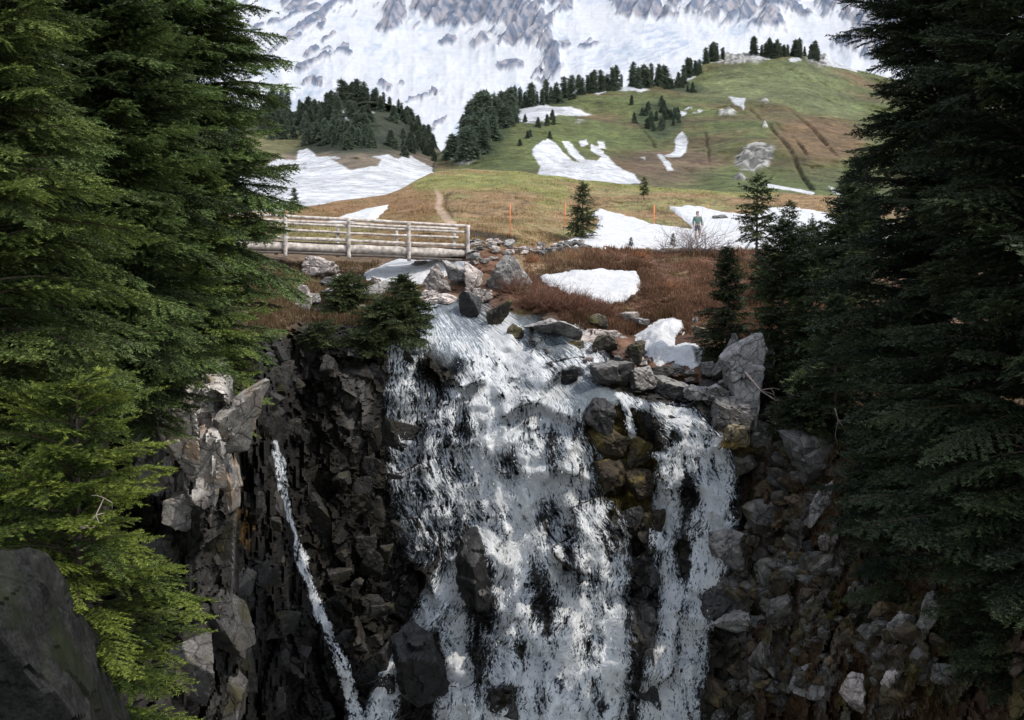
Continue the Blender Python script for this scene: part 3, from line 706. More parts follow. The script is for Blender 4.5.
# top of the falls
B(563, 379, 27, 18, 'small dark brown boulder standing in the white water above the pool', M_wet)
B(610, 375, 42, 30, 'dark boulder with a pale sloping top right of the pool', M_rock, rot=12, seed=640)
B(640, 379, 30, 26, 'grey wedge boulder right of the dark boulder by the pool', M_rock, rot=-8)
B(673, 389, 50, 24, 'wide light grey cracked boulder above the right fall', M_rock, rot=8)
B(700, 393, 30, 20, 'square light grey block at the right end of the cracked boulder', M_rock)
B(604, 344, 26, 26, 'dark square rock beside the side cascade', M_mossy)
B(603, 334, 34, 14, 'flat pinkish slab lying on top of the dark square rock', M_rockp, rot=5)
B(575, 345, 22, 14, 'low brown slab left of the flat pinkish slab', M_orange)
B(597, 322, 24, 18, 'mossy green mound at the edge of the brown bank', M_mossy)
B(630, 318, 20, 14, 'small pale rock at the top left of the lower snow patch', M_rockp)
B(642, 323, 16, 10, 'small grey rock touching the upper edge of the lower snow patch', M_rock)
B(637, 352, 18, 26, 'dark rock holding up the left side of the lower snow patch', M_mossy)
B(702, 333, 15, 14, 'brown rounded rock right of the lower snow patch', M_orange)
B(695, 320, 8, 7, 'tiny pale stone above the brown rounded rock', M_rockp)
B(708, 370, 16, 16, 'pale stone below the lower snow patch', M_rock)
B(668, 371, 40, 14, 'dark wet slab under the lower edge of the snow patch', M_wet)
B(742, 366, 40, 74, 'tall leaning grey slab, the biggest block on the right rim', M_rock, rot=16, seed=663, sink=.1, depth=1.0, sub=5, npl=12, rough=.035)
B(727, 358, 13, 56, 'thin leaning slab split from the left side of the tall leaning slab', M_rock, rot=27, depth=.6, sink=.2)
B(752, 388, 30, 46, 'dark cracked lower block filling the right foot of the tall leaning slab', M_wet, rot=18, depth=.8, sink=.2)
B(767, 365, 14, 48, 'narrow upright grey slab leaning against the tall slab', M_rock, rot=4)
B(760, 352, 50, 22, 'brown topped ledge behind the tall leaning slab', M_mossy)
B(722, 397, 38, 24, 'pale broken block under the tall leaning slab', M_rock, rot=20)
B(737, 414, 50, 32, 'pale slab lying over the yellow mossy rock', M_rock, rot=18)
B(736, 434, 40, 30, 'yellow and orange mossy rock beside the head of the right fall', M_orange)
B(560, 330, 60, 14, 'brown edged slab at the top of the side cascade', M_rock, rot=14)
B(515, 333, 18, 22, 'wet rock at the foot of the mossy boulder between the cascades', M_mossy)
# rocks in the falls
B(473, 571, 34, 92, 'tall dark wet rock standing out of the left side of the main fall', M_wet, rot=-3, sub=5, sink=.0, Y=30.6)
B(421, 668, 44, 90, 'dark triangular wet rock at the lower left of the main fall', M_wet, seed=671, sub=5, sink=0, Y=28.6)
B(503, 700, 33, 36, 'rounded wet rock at the bottom centre of the main fall', M_wet, rough=.03, sink=0, Y=28.0)
B(641, 638, 30, 76, 'dark wet rock wedged between the main fall and the right fall', M_wet, sub=5, Y=29)
B(598, 412, 30, 30, 'dark overhung block under the edge of the pool', M_wet, Y=32.3, rough=.06)
B(612, 440, 40, 30, 'brown mossy block with a yellow green cap below the pool', M_mossb, Y=32.2, rot=8)
B(640, 452, 30, 26, 'mossy block right of the thin trickle between the falls', M_mossb, Y=32.1, rot=-6)
B(610, 474, 36, 34, 'wet mossy block left of the middle of the rock between the falls', M_mossb, Y=31.9)
B(640, 484, 34, 34, 'mossy block in the middle of the rock between the two falls', M_mossb, Y=31.7, rot=6)
B(632, 520, 30, 36, 'dark wet block beside the widest part of the main fall', M_wet, Y=31.4)
B(652, 528, 24, 44, 'upright mossy block left of the right fall strands', M_mossb, Y=31.3)
B(648, 578, 28, 46, 'dark wet block halfway down between the falls', M_wet, Y=30.6)
B(650, 690, 26, 52, 'dark wet block at the bottom between the two falls', M_wet, Y=29.2)
B(668, 430, 52, 30, 'squarish wet block in front of the right fall, below its curved lip', M_wet, sub=5, rough=.06, Y=32.2)
B(735, 548, 52, 44, 'broad dark grey block beside the right fall at mid height', M_rock, rot=-20)
B(738, 622, 32, 24, 'pale flat stone lying beside the lower right fall', M_rock, rot=-22)
B(720, 600, 44, 30, 'dark grey slab above the pale flat stone near the right fall', M_wet, rot=-12)
# left gorge
B(815, 460, 52, 66, 'grey upright slab half under the right firs', M_rock, rot=28)
B(818, 507, 20, 46, 'thin pale upright slab on the right slope', M_rock, rot=26)
B(828, 541, 14, 20, 'smooth rounded pale stone on the right slope', M_rockp)
B(813, 675, 38, 38, 'large pale broken block at the lower right slope', M_rock, rot=12)
B(852, 690, 26, 40, 'upright pale orange block right of the large broken block', M_rockp, rot=8)
B(903, 628, 34, 32, 'pale block with a bright top edge under the dark firs', M_rock, rot=-28)
B(928, 612, 12, 52, 'thin upright slab behind the bright edged block', M_rock, rot=16)
B(925, 665, 22, 44, 'leaning slab below the dark firs at the lower right', M_rock, rot=18)
B(940, 675, 22, 24, 'small block right of the leaning slab at the lower right', M_rock)
B(893, 680, 18, 30, 'pinkish lit stone left of the leaning slab', M_rockp, rot=14)
B(913, 708, 26, 26, 'pale stone at the bottom edge on the right', M_rockp)
B(768, 690, 30, 26, 'dark angular block at the bottom of the right slope', M_rock)
# rubble: angular stones nobody could tell apart
rr = np.random.RandomState(5); placed = []
ZONES = [(768, 470, 30, 55, 52), (745, 560, 30, 60, 36), (790, 600, 45, 90, 66), (850, 620, 40, 80, 44), (745, 690, 40, 30, 26), (900, 670, 40, 40, 22), (715, 408, 30, 14, 10), (800, 540, 30, 40, 22)]
for cx, cy, rx, ry, n in ZONES:
    for k in range(n):
        x = cx + rx * rr.uniform(-1, 1); y = cy + ry * rr.uniform(-1, 1)
        if x < 722 + max(0, 20 * (y < 520)): continue
        s = rr.choice([9, 13, 17, 23, 32], p=[.2, .28, .26, .17, .09])
        B(x, y, s * rr.uniform(.9, 1.6), s * rr.uniform(.6, 1.1), 'angular grey stone among the rubble on the slope right of the falls', M_rub if rr.rand() < .62 else M_mossr,
          rot=rr.uniform(-40, 40), name='rubble_stone', group='angular stones in the rubble slope right of the falls', sub=3, cat='stone', npl=11, sink=.75, rough=.05)
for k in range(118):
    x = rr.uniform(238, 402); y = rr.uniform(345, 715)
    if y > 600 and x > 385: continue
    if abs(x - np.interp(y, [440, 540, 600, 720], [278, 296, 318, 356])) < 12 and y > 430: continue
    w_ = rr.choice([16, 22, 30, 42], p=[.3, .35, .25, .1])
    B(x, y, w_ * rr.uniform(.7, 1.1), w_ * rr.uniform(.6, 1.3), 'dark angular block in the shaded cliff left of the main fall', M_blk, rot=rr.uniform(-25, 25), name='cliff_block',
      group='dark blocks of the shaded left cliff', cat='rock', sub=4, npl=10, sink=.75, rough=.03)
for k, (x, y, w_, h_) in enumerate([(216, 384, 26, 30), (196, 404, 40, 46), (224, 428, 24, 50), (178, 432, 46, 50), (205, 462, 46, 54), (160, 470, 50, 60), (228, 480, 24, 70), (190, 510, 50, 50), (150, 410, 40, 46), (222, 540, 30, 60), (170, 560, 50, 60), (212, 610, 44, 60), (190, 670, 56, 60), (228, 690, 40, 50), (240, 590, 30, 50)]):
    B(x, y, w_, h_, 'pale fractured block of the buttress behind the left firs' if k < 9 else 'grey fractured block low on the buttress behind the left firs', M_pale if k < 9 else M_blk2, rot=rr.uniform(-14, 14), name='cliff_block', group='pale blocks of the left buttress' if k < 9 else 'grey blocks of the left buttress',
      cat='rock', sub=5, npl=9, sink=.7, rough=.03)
# dry stone wall at the right end of the bridge
for k in range(54):
    x = rr.uniform(468, 590); y = 241 + (x - 468) * .015 + rr.uniform(0, 1) * (20 if x < 520 else 9)
    if x > 520: y = 252 - (x - 520) * .12 + rr.uniform(-3, 4)
    B(x, y, rr.uniform(6, 15), rr.uniform(3.5, 7), 'flat grey stone in the low dry stone footing right of the bridge', M_rock if rr.rand() < .6 else M_rockp,
      rot=rr.uniform(-12, 12), name='footing_stone', group='flat stones stacked at the right end of the bridge', sub=3, cat='stone', npl=9)
for x, y, w, h in [(702, 0, 0, 0)][1:]: pass
B(722, 218, 18, 8, 'dark rock poking out of the snow behind the hiker', M_rock, sub=3)
# small stones on the stream banks
for k in range(46):
    x, y = (rr.uniform(300, 440), rr.uniform(276, 318)) if k % 2 else (rr.uniform(585, 730), rr.uniform(350, 400))
    if k % 2 and x > 400 and y > 295: continue
    B(x, y, rr.uniform(6, 15), rr.uniform(4, 9), 'small stone lying on the bank above the falls', M_rock if rr.rand() < .5 else M_rockp, rot=rr.uniform(-20, 20), name='bank_stone',
      group='small stones on the stream banks', sub=3, cat='stone', npl=9)
# big near cliff buttress at the lower left corner
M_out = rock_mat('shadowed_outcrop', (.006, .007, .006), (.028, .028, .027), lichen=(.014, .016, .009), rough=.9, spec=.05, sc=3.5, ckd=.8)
v, f = rockmesh(81, .78, .9, 1.6, 6, 12, rough=.045, rot=(.1, math.radians(-16), 0))
o = mk('rock_outcrop', v, f, M_out, smooth=False, label='big shadowed rock outcrop filling the lower left corner', cat='rock'); o.location = at(2, 650, 9.5).tolist()

# ------------------------------------------------------------------ waterfalls
def water_mat(name):
    m, nt, out = newmat(name)
    fl = attr(nt, 'Flow'); de = attr(nt, 'Dens')
    mp = N(nt, 'ShaderNodeMapping'); mp.inputs['Scale'].default_value = (1, 1, 1); L(nt, fl.outputs['Vector'], mp.inputs[0])
    warp = N(nt, 'ShaderNodeTexNoise', i_Scale=.8, i_Detail=4.0); L(nt, mp.outputs[0], warp.inputs['Vector'])
    ws = N(nt, 'ShaderNodeVectorMath', operation='MULTIPLY_ADD'); L(nt, warp.outputs[1], ws.inputs[0]); ws.inputs[1].default_value = (.9, .5, 0); L(nt, mp.outputs[0], ws.inputs[2])
    def M_(op, a, b=None, c=None):
        n = N(nt, 'ShaderNodeMath', operation=op)
        for k, x in enumerate((a, b, c)):
            if x is None: continue
            if isinstance(x, (int, float)): n.inputs[k].default_value = x
            else: L(nt, x, n.inputs[k])
        return n.outputs[0]
    def ridge(scale, det, off):
        m1 = N(nt, 'ShaderNodeMapping'); m1.inputs['Scale'].default_value = scale; m1.inputs['Location'].default_value = (off, off, 0); L(nt, ws.outputs[0], m1.inputs[0])
        n = N(nt, 'ShaderNodeTexNoise', i_Scale=1.0, i_Detail=det, i_Roughness=.62); L(nt, m1.outputs[0], n.inputs['Vector'])
        a = M_('ABSOLUTE', M_('MULTIPLY_ADD', n.outputs[0], 2.0, -1.0))
        return M_('SUBTRACT', .17, a), n
    r1, n1 = ridge((3.2, .85, 1), 5.0, 0); r2, n2 = ridge((9.5, 2.8, 1), 4.0, 9); r3, n3 = ridge((17, 5.5, 1), 3.0, 21)
    a = M_('MULTIPLY_ADD', r1, 2.3, M_('MULTIPLY_ADD', r2, 2.4, M_('MULTIPLY_ADD', r3, 1.9, de.outputs['Fac'])))
    foam = N(nt, 'ShaderNodeMapRange', interpolation_type='SMOOTHSTEP'); L(nt, a, foam.inputs[0]); foam.inputs['From Min'].default_value = .08; foam.inputs['From Max'].default_value = .95
    hgt = M_('MULTIPLY_ADD', r2, .8, M_('MULTIPLY_ADD', r3, .5, r1))
    body = attr(nt, 'Body')
    # foam
    fcol = ramp(nt, a, [(.40, (.50, .58, .67)), (.9, (.95, .975, .99))])
    b = N(nt, 'ShaderNodeBump'); b.inputs['Strength'].default_value = .9; b.inputs['Distance'].default_value = .12; L(nt, hgt, b.inputs['Height'])
    fo = N(nt, 'ShaderNodeBsdfPrincipled'); fo.inputs['Roughness'].default_value = .5; L(nt, fcol.outputs[0], fo.inputs['Base Color']); L(nt, b.outputs[0], fo.inputs['Normal'])
    tl = N(nt, 'ShaderNodeBsdfTranslucent'); L(nt, fcol.outputs[0], tl.inputs[0])
    fx = N(nt, 'ShaderNodeMixShader'); fx.inputs[0].default_value = .3; L(nt, fo.outputs[0], fx.inputs[1]); L(nt, tl.outputs[0], fx.inputs[2])
    # clear running water
    wa = N(nt, 'ShaderNodeBsdfPrincipled'); wa.inputs['Base Color'].default_value = (.24, .28, .31, 1); wa.inputs['Roughness'].default_value = .22; L(nt, b.outputs[0], wa.inputs['Normal'])
    tr = N(nt, 'ShaderNodeBsdfTransparent'); wm = N(nt, 'ShaderNodeMixShader'); L(nt, body.outputs['Fac'], wm.inputs[0]); L(nt, tr.outputs[0], wm.inputs[1]); L(nt, wa.outputs[0], wm.inputs[2])
    mx = N(nt, 'ShaderNodeMixShader'); L(nt, foam.outputs[0], mx.inputs[0]); L(nt, wm.outputs[0], mx.inputs[1]); L(nt, fx.outputs[0], mx.inputs[2])
    L(nt, mx.outputs[0], out.inputs[0])
    return m
M_water = water_mat('falling_water')
m, nt, out = newmat('water_drops'); p = N(nt, 'ShaderNodeBsdfPrincipled'); p.inputs['Base Color'].default_value = (.9, .93, .96, 1); p.inputs['Roughness'].default_value = .3; L(nt, p.outputs[0], out.inputs[0]); M_drop = m

main_str = [[(428, 306, 16, .9), (436, 318, 24, .6), (452, 340, 38, .75), (478, 375, 36, 1), (498, 430, 44, .95), (520, 480, 50, 1.05), (538, 540, 52, 1), (548, 600, 60, .92), (550, 660, 62, .92), (540, 745, 72, 1)],
            [(402, 342, 13, .62), (404, 390, 15, .46), (410, 470, 18, .42), (425, 540, 22, .36)], [(432, 342, 20, .62), (436, 385, 20, .48), (440, 460, 26, .46), (450, 520, 28, .44)],
            [(485, 540, 22, .95), (452, 585, 18, .85), (425, 625, 14, .8), (398, 660, 12, .85), (384, 700, 12, .9), (374, 745, 14, .9)], [(452, 590, 12, .8), (458, 640, 14, .85), (462, 745, 24, .95)],
            [(508, 318, 7, 1), (520, 340, 12, .8), (535, 352, 16, .6), (560, 345, 20, .55), (575, 342, 16, .7), (590, 358, 14, .95), (585, 372, 14, .7)], [(510, 350, 20, .7), (530, 370, 26, .75), (548, 395, 28, .75), (552, 440, 24, .8), (575, 480, 26, .75), (596, 525, 22, .7), (606, 570, 20, .85), (615, 615, 13, .95), (606, 745, 18, .9)],
            [(575, 366, 16, .9), (590, 378, 14, .5)], [(553, 398, 9, 1), (546, 425, 9, 1.05), (545, 455, 10, .9)], [(500, 345, 26, 1), (540, 370, 18, .8)]]
main_dark = [(442, 368, 22, 22, .75), (508, 464, 11, 22, .55), (547, 519, 14, 26, .6), (568, 548, 13, 26, .6), (538, 585, 15, 40, .6), (553, 615, 14, 34, .5), (555, 446, 13, 22, .45), (575, 590, 9, 22, .35), (585, 650, 8, 26, .3), (520, 650, 8, 24, .35), (480, 660, 9, 24, .35), (560, 680, 8, 16, .3), (598, 690, 7, 18, .3), (520, 430, 8, 20, .25), (473, 572, 17, 44, .9), (421, 664, 20, 40, .9),
             (503, 697, 16, 17, .9), (541, 697, 9, 16, .4), (611, 537, 12, 28, .45), (612, 598, 11, 16, .3), (598, 480, 12, 20, .4), (545, 342, 22, 14, .5), (487, 608, 10, 22, .5), (500, 520, 8, 22, .35), (465, 430, 10, 26, .3), (563, 379, 11, 8, .8), (600, 392, 20, 6, .4)]
right_str = [[(618, 398, 4, .9), (640, 405, 5, 1), (668, 411, 7, 1.05), (690, 424, 13, .95), (706, 450, 18, .85), (714, 480, 19, .88), (712, 520, 20, .86), (702, 570, 19, .82), (692, 630, 17, .85), (682, 690, 17, .88), (676, 745, 20, .9)],
             [(686, 450, 16, .7), (670, 480, 13, .85), (665, 540, 12, .85), (674, 600, 12, .8), (664, 660, 13, .9), (656, 745, 16, .9)], [(622, 402, 3, .9), (631, 418, 3.5, 1), (635, 446, 3.5, .9)], [(635, 446, 3, .7), (660, 458, 4, .6), (682, 462, 6, .7)],
             [(668, 414, 8, .8), (676, 428, 14, .6), (690, 440, 14, .8)]]
right_dark = [(690, 492, 8, 18, .6), (683, 560, 9, 26, .6), (676, 440, 10, 10, .3), (705, 600, 6, 14, .2), (700, 530, 6, 12, .3), (675, 640, 6, 14, .3)]
left_str = [[(275, 444, 3.5, .7), (280, 470, 6, .5), (287, 512, 5, .52), (297, 540, 3, .8), (300, 556, 5.5, .85), (306, 574, 3.5, .8), (318, 600, 4, .85), (326, 630, 5, .8), (342, 665, 5.5, .85), (350, 700, 6, .85), (362, 745, 8, .9)]]
DROPS = []
gblur6 = blur(GD2, 5)
def waterfall(name, x0, x1, y0, y1, strs, darks, lx, rx, lift, ndrop, label, upper=None):
    X, Yp = np.meshgrid(np.arange(x0, x1, 1.6), np.arange(y0, y1, 1.6))
    ed = np.stack([X * .07, Yp * .03, X * 0], -1)
    sx = X + 6 * fbm(ed, 4, 400, .65) ; sy = Yp + 4 * fbm(ed + 3, 3, 401)
    d = np.zeros_like(X)
    for s in strs: d = np.maximum(d, stroke(sx, sy, s))
    cov = d.copy(); dn = fbm(np.stack([X * .12, Yp * .06, X * 0], -1), 3, 405)
    d = d * (1 + .25 * fbm(np.stack([X * .05, Yp * .03, X * 0], -1), 3, 406) + .22 * fbm(np.stack([X * .03, Yp * .11, X * 0], -1), 3, 407))
    for a, b, c_, e_, k in darks: d = d - k * 1.5 * ss(ell(sx + 5 * dn, sy + 8 * dn, a, b, c_, e_), .0, 1.15)
    D = ip(gblur6, X, Yp); P = at(X, Yp, D)
    lft = np.interp(Yp, [q[0] for q in lx], [q[1] for q in lx]); rgt = np.interp(Yp, [q[0] for q in rx], [q[1] for q in rx])
    u = (X - lft) / (rgt - lft) * (rgt.mean() - lft.mean()) / 1000 * 31
    flow = np.stack([u, Yp / 1000 * 31, X * 0], -1)
    body = np.zeros_like(X)
    if upper is not None:
        for s in upper: body = np.maximum(body, stroke(X, Yp, s))
    body = np.clip(body * 1.3, 0, 1) * ss(cov + body, .1, .4)
    nn = fbm(flow * np.array([1.6, .8, 1]), 4, 410)
    off = lift * (.25 + .75 * np.clip(d, 0, 1)) * (1 - .7 * body) + .20 * nn * np.clip(d, 0, 1) + .18 * body + .07 * fbm(flow * np.array([5, 1.8, 1]), 3, 415) * np.clip(d, 0, 1)
    D2 = D - off - .05
    V = at(X, Yp, D2)
    keep = (cov > .03) | (body > .05)
    fcs = gridfaces(*X.shape, keep)
    dens = np.clip(d, -.4, 1.15) * 1.05 - .36
    dens = np.where(cov < .2, dens - (.2 - cov) * 2, dens)
    dens = dens - .48 * body * (1 - .6 * ss(Yp, 326, 345)) * (1 - ss(d, .85, 1.0))
    v, fcs, fl_, de_, bo_ = compact(V, fcs, flow, dens, body * .8)
    mk(name, v, fcs, M_water, cols={'Flow': fl_}, floats={'Dens': de_, 'Body': bo_}, kind='structure')
    # spray drops thrown clear of the sheet
    w = np.clip(d - .25, 0, 1) ** 1.2 * (cov > .1) * ss(fbm(flow * np.array([5, 1.3, 1]), 4, 420, .65), -.25, .45) * (1 - .8 * body) * (Yp > y0 + 12)
    w = w.ravel() / w.sum(); idx = np.random.RandomState(3).choice(len(w), ndrop, p=w)
    r = np.random.RandomState(4)
    jx = X.ravel()[idx] + r.normal(0, 1.8, ndrop); jy = Yp.ravel()[idx] + r.normal(0, 1.8, ndrop)
    pp = at(jx, jy, D2.ravel()[idx] - np.abs(r.normal(0, .16, ndrop)) - .01)
    DROPS.append(pp)
waterfall('waterfall', 362, 668, 300, 790, main_str, main_dark, [(300, 400), (340, 392), (450, 392), (560, 430), (640, 390), (720, 366), (800, 350)], [(300, 470), (340, 530), (400, 585), (480, 600), (560, 630), (640, 642), (800, 650)], .34, 22000, None,
          upper=[[(430, 300, 20, .9), (440, 318, 26, .9), (462, 335, 26, .8), (490, 350, 22, .6)], [(515, 322, 8, .6), (545, 335, 20, .5), (575, 350, 16, .6)], [(560, 392, 16, .9), (585, 397, 18, 1), (612, 398, 8, .8)], [(595, 372, 10, .7), (575, 380, 16, .8)]])
waterfall('waterfall', 610, 745, 392, 790, right_str, right_dark, [(390, 600), (440, 640), (500, 655), (800, 640)], [(390, 680), (440, 725), (500, 735), (600, 722), (800, 705)], .28, 8000, None, upper=[[(618, 398, 4, .6), (665, 412, 7, .6)]])
waterfall('waterfall', 262, 380, 440, 790, left_str, [], [(440, 265), (560, 285), (700, 330), (800, 350)], [(440, 295), (560, 320), (700, 370), (800, 390)], .12, 1500, None)
pp = np.concatenate(DROPS); nD = len(pp); r = np.random.RandomState(9)
s = r.uniform(.004, .011, nD) * (1 + 1.2 * (r.rand(nD) > .93))
octa = np.array([[1, 0, 0], [-1, 0, 0], [0, 1, 0], [0, -1, 0], [0, 0, 1], [0, 0, -1]], float)
st = np.stack([np.ones(nD), np.ones(nD), r.uniform(1.0, 3.0, nD)], -1)
V = pp[:, None] + octa[None] * (s[:, None] * st)[:, None]
tri = np.array([[0, 2, 4], [2, 1, 4], [1, 3, 4], [3, 0, 4], [2, 0, 5], [1, 2, 5], [3, 1, 5], [0, 3, 5]])
mk('water_spray', V, (np.arange(nD)[:, None, None] * 6 + tri[None]).reshape(-1, 3), M_drop, smooth=True, kind='stuff', label='white droplets of spray flying off the waterfalls', cat='spray')

# ------------------------------------------------------------------ conifers
def branch(Lb, leaf, seed, droop=.25, dens=1.0):
    """One fir branch along +x with side twigs; returns triangles (n,3,3), tip value and wood flag."""
    r = np.random.RandomState(seed); T = []; tip = []; wood = []
    nax = 7; ts = np.linspace(0, 1, nax)
    zc = lambda t: Lb * (-droop * t ** 1.6 + .10 * np.sin(t * 2.6) + .04 * t ** 4)
    yb = r.uniform(-.12, .12); yc = lambda t: Lb * yb * t * t
    ax = np.stack([ts * Lb, yc(ts), zc(ts)], -1)
    w = .012 + .018 * Lb * (1 - ts) ** 1.0; w *= .6
    for i in range(nax - 1):
        a, b = ax[i], ax[i + 1]
        for o1, o2 in (((0, 1, 0), (0, -1, 0)), ((0, 0, 1), (0, 0, -1))):
            o1 = np.array(o1); o2 = np.array(o2)
            T += [(a + o1 * w[i], a + o2 * w[i], b + o1 * w[i + 1]), (b + o1 * w[i + 1], a + o2 * w[i], b + o2 * w[i + 1])]; tip += [0, 0]; wood += [1, 1]
    step = max(.055, leaf * 1.05) / dens
    s = .10 * Lb
    tb = []; td = []; tl = []; tt = []
    while s < Lb:
        t = s / Lb
        for side in (-1, 1):
            l = (min(.6 * (1 - t) * Lb, .19 * Lb + .1) * (.35 + .65 * min(1, t * 3.5)) + leaf * 1.6) * r.uniform(.65, 1.12)
            ang = math.radians(r.uniform(46, 66)) * (1 - .35 * t)
            base = np.array([s, yc(t), zc(t)])
            dr = np.array([math.cos(ang), side * math.sin(ang), r.uniform(-.34, .04) - .15 * t])
            tb.append(base); td.append(dr / np.linalg.norm(dr)); tl.append(l); tt.append(t)
        s += step * r.uniform(.8, 1.2)
    tb.append(ax[-1]); td.append(np.array([1, 0, -.15])); tl.append(leaf * 2.5); tt.append(1)
    # also hanging/upright short sprays along the axis to give the branch thickness
    for k in range(int(Lb / step * .7)):
        t = r.uniform(.15, .95); tb.append(np.array([t * Lb, yc(t), zc(t)])); d = np.array([.6, r.uniform(-.8, .8), r.uniform(-.9, .35)]); td.append(d / np.linalg.norm(d)); tl.append(leaf * r.uniform(2, 4)); tt.append(t)
    for base, d, l, t in zip(tb, td, tl, tt):
        n = max(2, int(l / (leaf * .42)))
        u = (np.arange(n) + r.rand(n) * .5) / n
        pos = base + d * (u * l)[:, None]; pos[:, 2] -= .12 * l * u ** 2
        side = np.cross(d, [0, 0, 1.0]); side /= np.linalg.norm(side) + 1e-9; upv = np.cross(side, d)
        for sg in (-1, 1, 0):
            m = n if sg else max(1, n // 2)
            q = pos[:m] if sg else pos[r.permutation(n)[:m]]
            ph = r.uniform(-.45, .45, m); ph = ph if sg else r.uniform(.9, 2.2, m)
            lat = np.cos(ph)[:, None] * side * (sg or 1) + np.sin(ph)[:, None] * upv
            ld = d * r.uniform(.5, .9, m)[:, None] + lat * .8; ld /= np.linalg.norm(ld, axis=1, keepdims=True)
            ln = leaf * r.uniform(.7, 1.25, m) * (1 if sg else .7)
            wd = np.cross(ld, np.cross(ld, d) + r.normal(0, .4, (m, 3))); wd /= np.linalg.norm(wd, axis=1, keepdims=True) + 1e-9
            hw = ln[:, None] * .21
            A = q - wd * hw * .8; Bq = q + wd * hw; Cc = q + ld * ln[:, None]
            T += list(np.stack([A, Bq, Cc], 1))
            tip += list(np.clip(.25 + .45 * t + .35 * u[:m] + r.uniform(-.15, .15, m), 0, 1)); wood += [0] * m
    return np.array(T), np.array(tip), np.array(wood, float)

PROTO = {}
def protos(leaf, lens, droop, dens=1.0):
    k = (leaf, tuple(lens), droop, dens)
    if k not in PROTO:
        PROTO[k] = [[branch(l, leaf, 1000 + i * 10 + j, droop, dens) for j in range(3)] for i, l in enumerate(lens)]
    return PROTO[k]

def conifer_mesh(name, H, z0, R, leaf, lens, seed, mat, droop=.13, spacing=.33, nb=6, power=.8, dens=1.0, zcut=None, az=None, irregular=.25, elev=(0, 34)):
    r = np.random.RandomState(seed); PR = protos(leaf, lens, droop, dens)
    Ts, tips, ws = [], [], []
    z = z0; ph = r.rand() * 10
    while z < H - .05 * H * .2:
        t = (z - z0) / (H - z0)
        rad = (R * (1 - t) ** power * min(1, .55 + t * 3) + .10 * R * (1 - t) + leaf * 1.5)
        k = max(3, int(nb * (1 - .35 * t) + .5))
        a0 = r.rand() * 6.28
        for b in range(k):
            if r.rand() < .10: continue
            a = a0 + b * 6.283 / k + r.normal(0, .25)
            if az is not None and not az(a % 6.2832): continue
            lo = 1 + irregular * (math.sin(a * 2 + ph + z * .9) * .5 + math.sin(z * 2.3 + a + ph) * .5)
            l = rad * lo * r.uniform(.72, 1.12)
            if zcut is not None and not (zcut[0] < z < zcut[1]): continue
            i = int(np.argmin([abs(x - l) for x in lens])); T, tp, wd = PR[i][r.randint(3)]
            s = l / lens[i]
            el = math.radians(elev[0] + (elev[1] - elev[0]) * t ** 1.4 + r.normal(0, 9))
            M = np.array(Matrix.Rotation(a, 3, 'Z') @ Matrix.Rotation(-el, 3, 'Y') @ Matrix.Rotation(r.normal(0, .22), 3, 'X')) * s
            Ts.append(T.reshape(-1, 3) @ M.T + [0, 0, z + r.uniform(-.5, .5) * spacing]); tips.append(np.clip(tp + r.normal(0, .17), 0, 1)); ws.append(wd)
        z += spacing * (1 - .45 * t) * r.uniform(.75, 1.25)
    # leader
    T, tp, wd = PR[0][0]; s = .06 * H / lens[0] if H < 12 else 1
    M = np.array(Matrix.Rotation(-math.pi / 2, 3, 'Y')) * min(s, 1.2)
    if zcut is None: Ts.append(T.reshape(-1, 3) @ M.T + [0, 0, H - .04 * H]); tips.append(tp); ws.append(wd)
    V = np.concatenate(Ts); n = len(V) // 3
    tp = np.repeat(np.concatenate(tips), 3); wd = np.repeat(np.concatenate(ws), 3)
    o = mk(name, V, np.arange(n * 3).reshape(n, 3), mat, smooth=False, floats={'Tip': tp, 'Wood': wd})
    return o
def trunk_mesh(H, z0, r0, parent, lean=.02, seed=1):
    zs = np.linspace(z0, H, 14); r = np.random.RandomState(seed)
    P = np.stack([np.sin(zs * .4 + seed) * lean, np.cos(zs * .3) * lean, zs], -1); rad = r0 * (1 - (zs - z0) / (H - z0)) ** .85 + .008
    return MB().tube(P, rad, 9).build('trunk', M_bark, parent)
def tree(px, py, Y, H, label, crown=None, group=None, name='fir_tree', cat='tree', below=0, r0=.2, rz=0, scale=1, **kw):
    """A conifer whose base stands at (px, py, Y)."""
    loc = at(px, py, Y)
    e = empty(name, loc, label, cat, group); e.rotation_euler = (0, 0, rz); e.scale = (scale,) * 3
    if crown is None:
        c = conifer_mesh('crown', H, mat=kw.pop('mat'), **kw); c.parent = e
    else:
        c = crown.copy(); C.objects.link(c); c.parent = e
        if 'mat' in kw:
            pass
    trunk_mesh(H, -below, r0, e, seed=len(bpy.data.objects))
    return e, c

LENS = [.5, .9, 1.4, 1.9, 2.5]
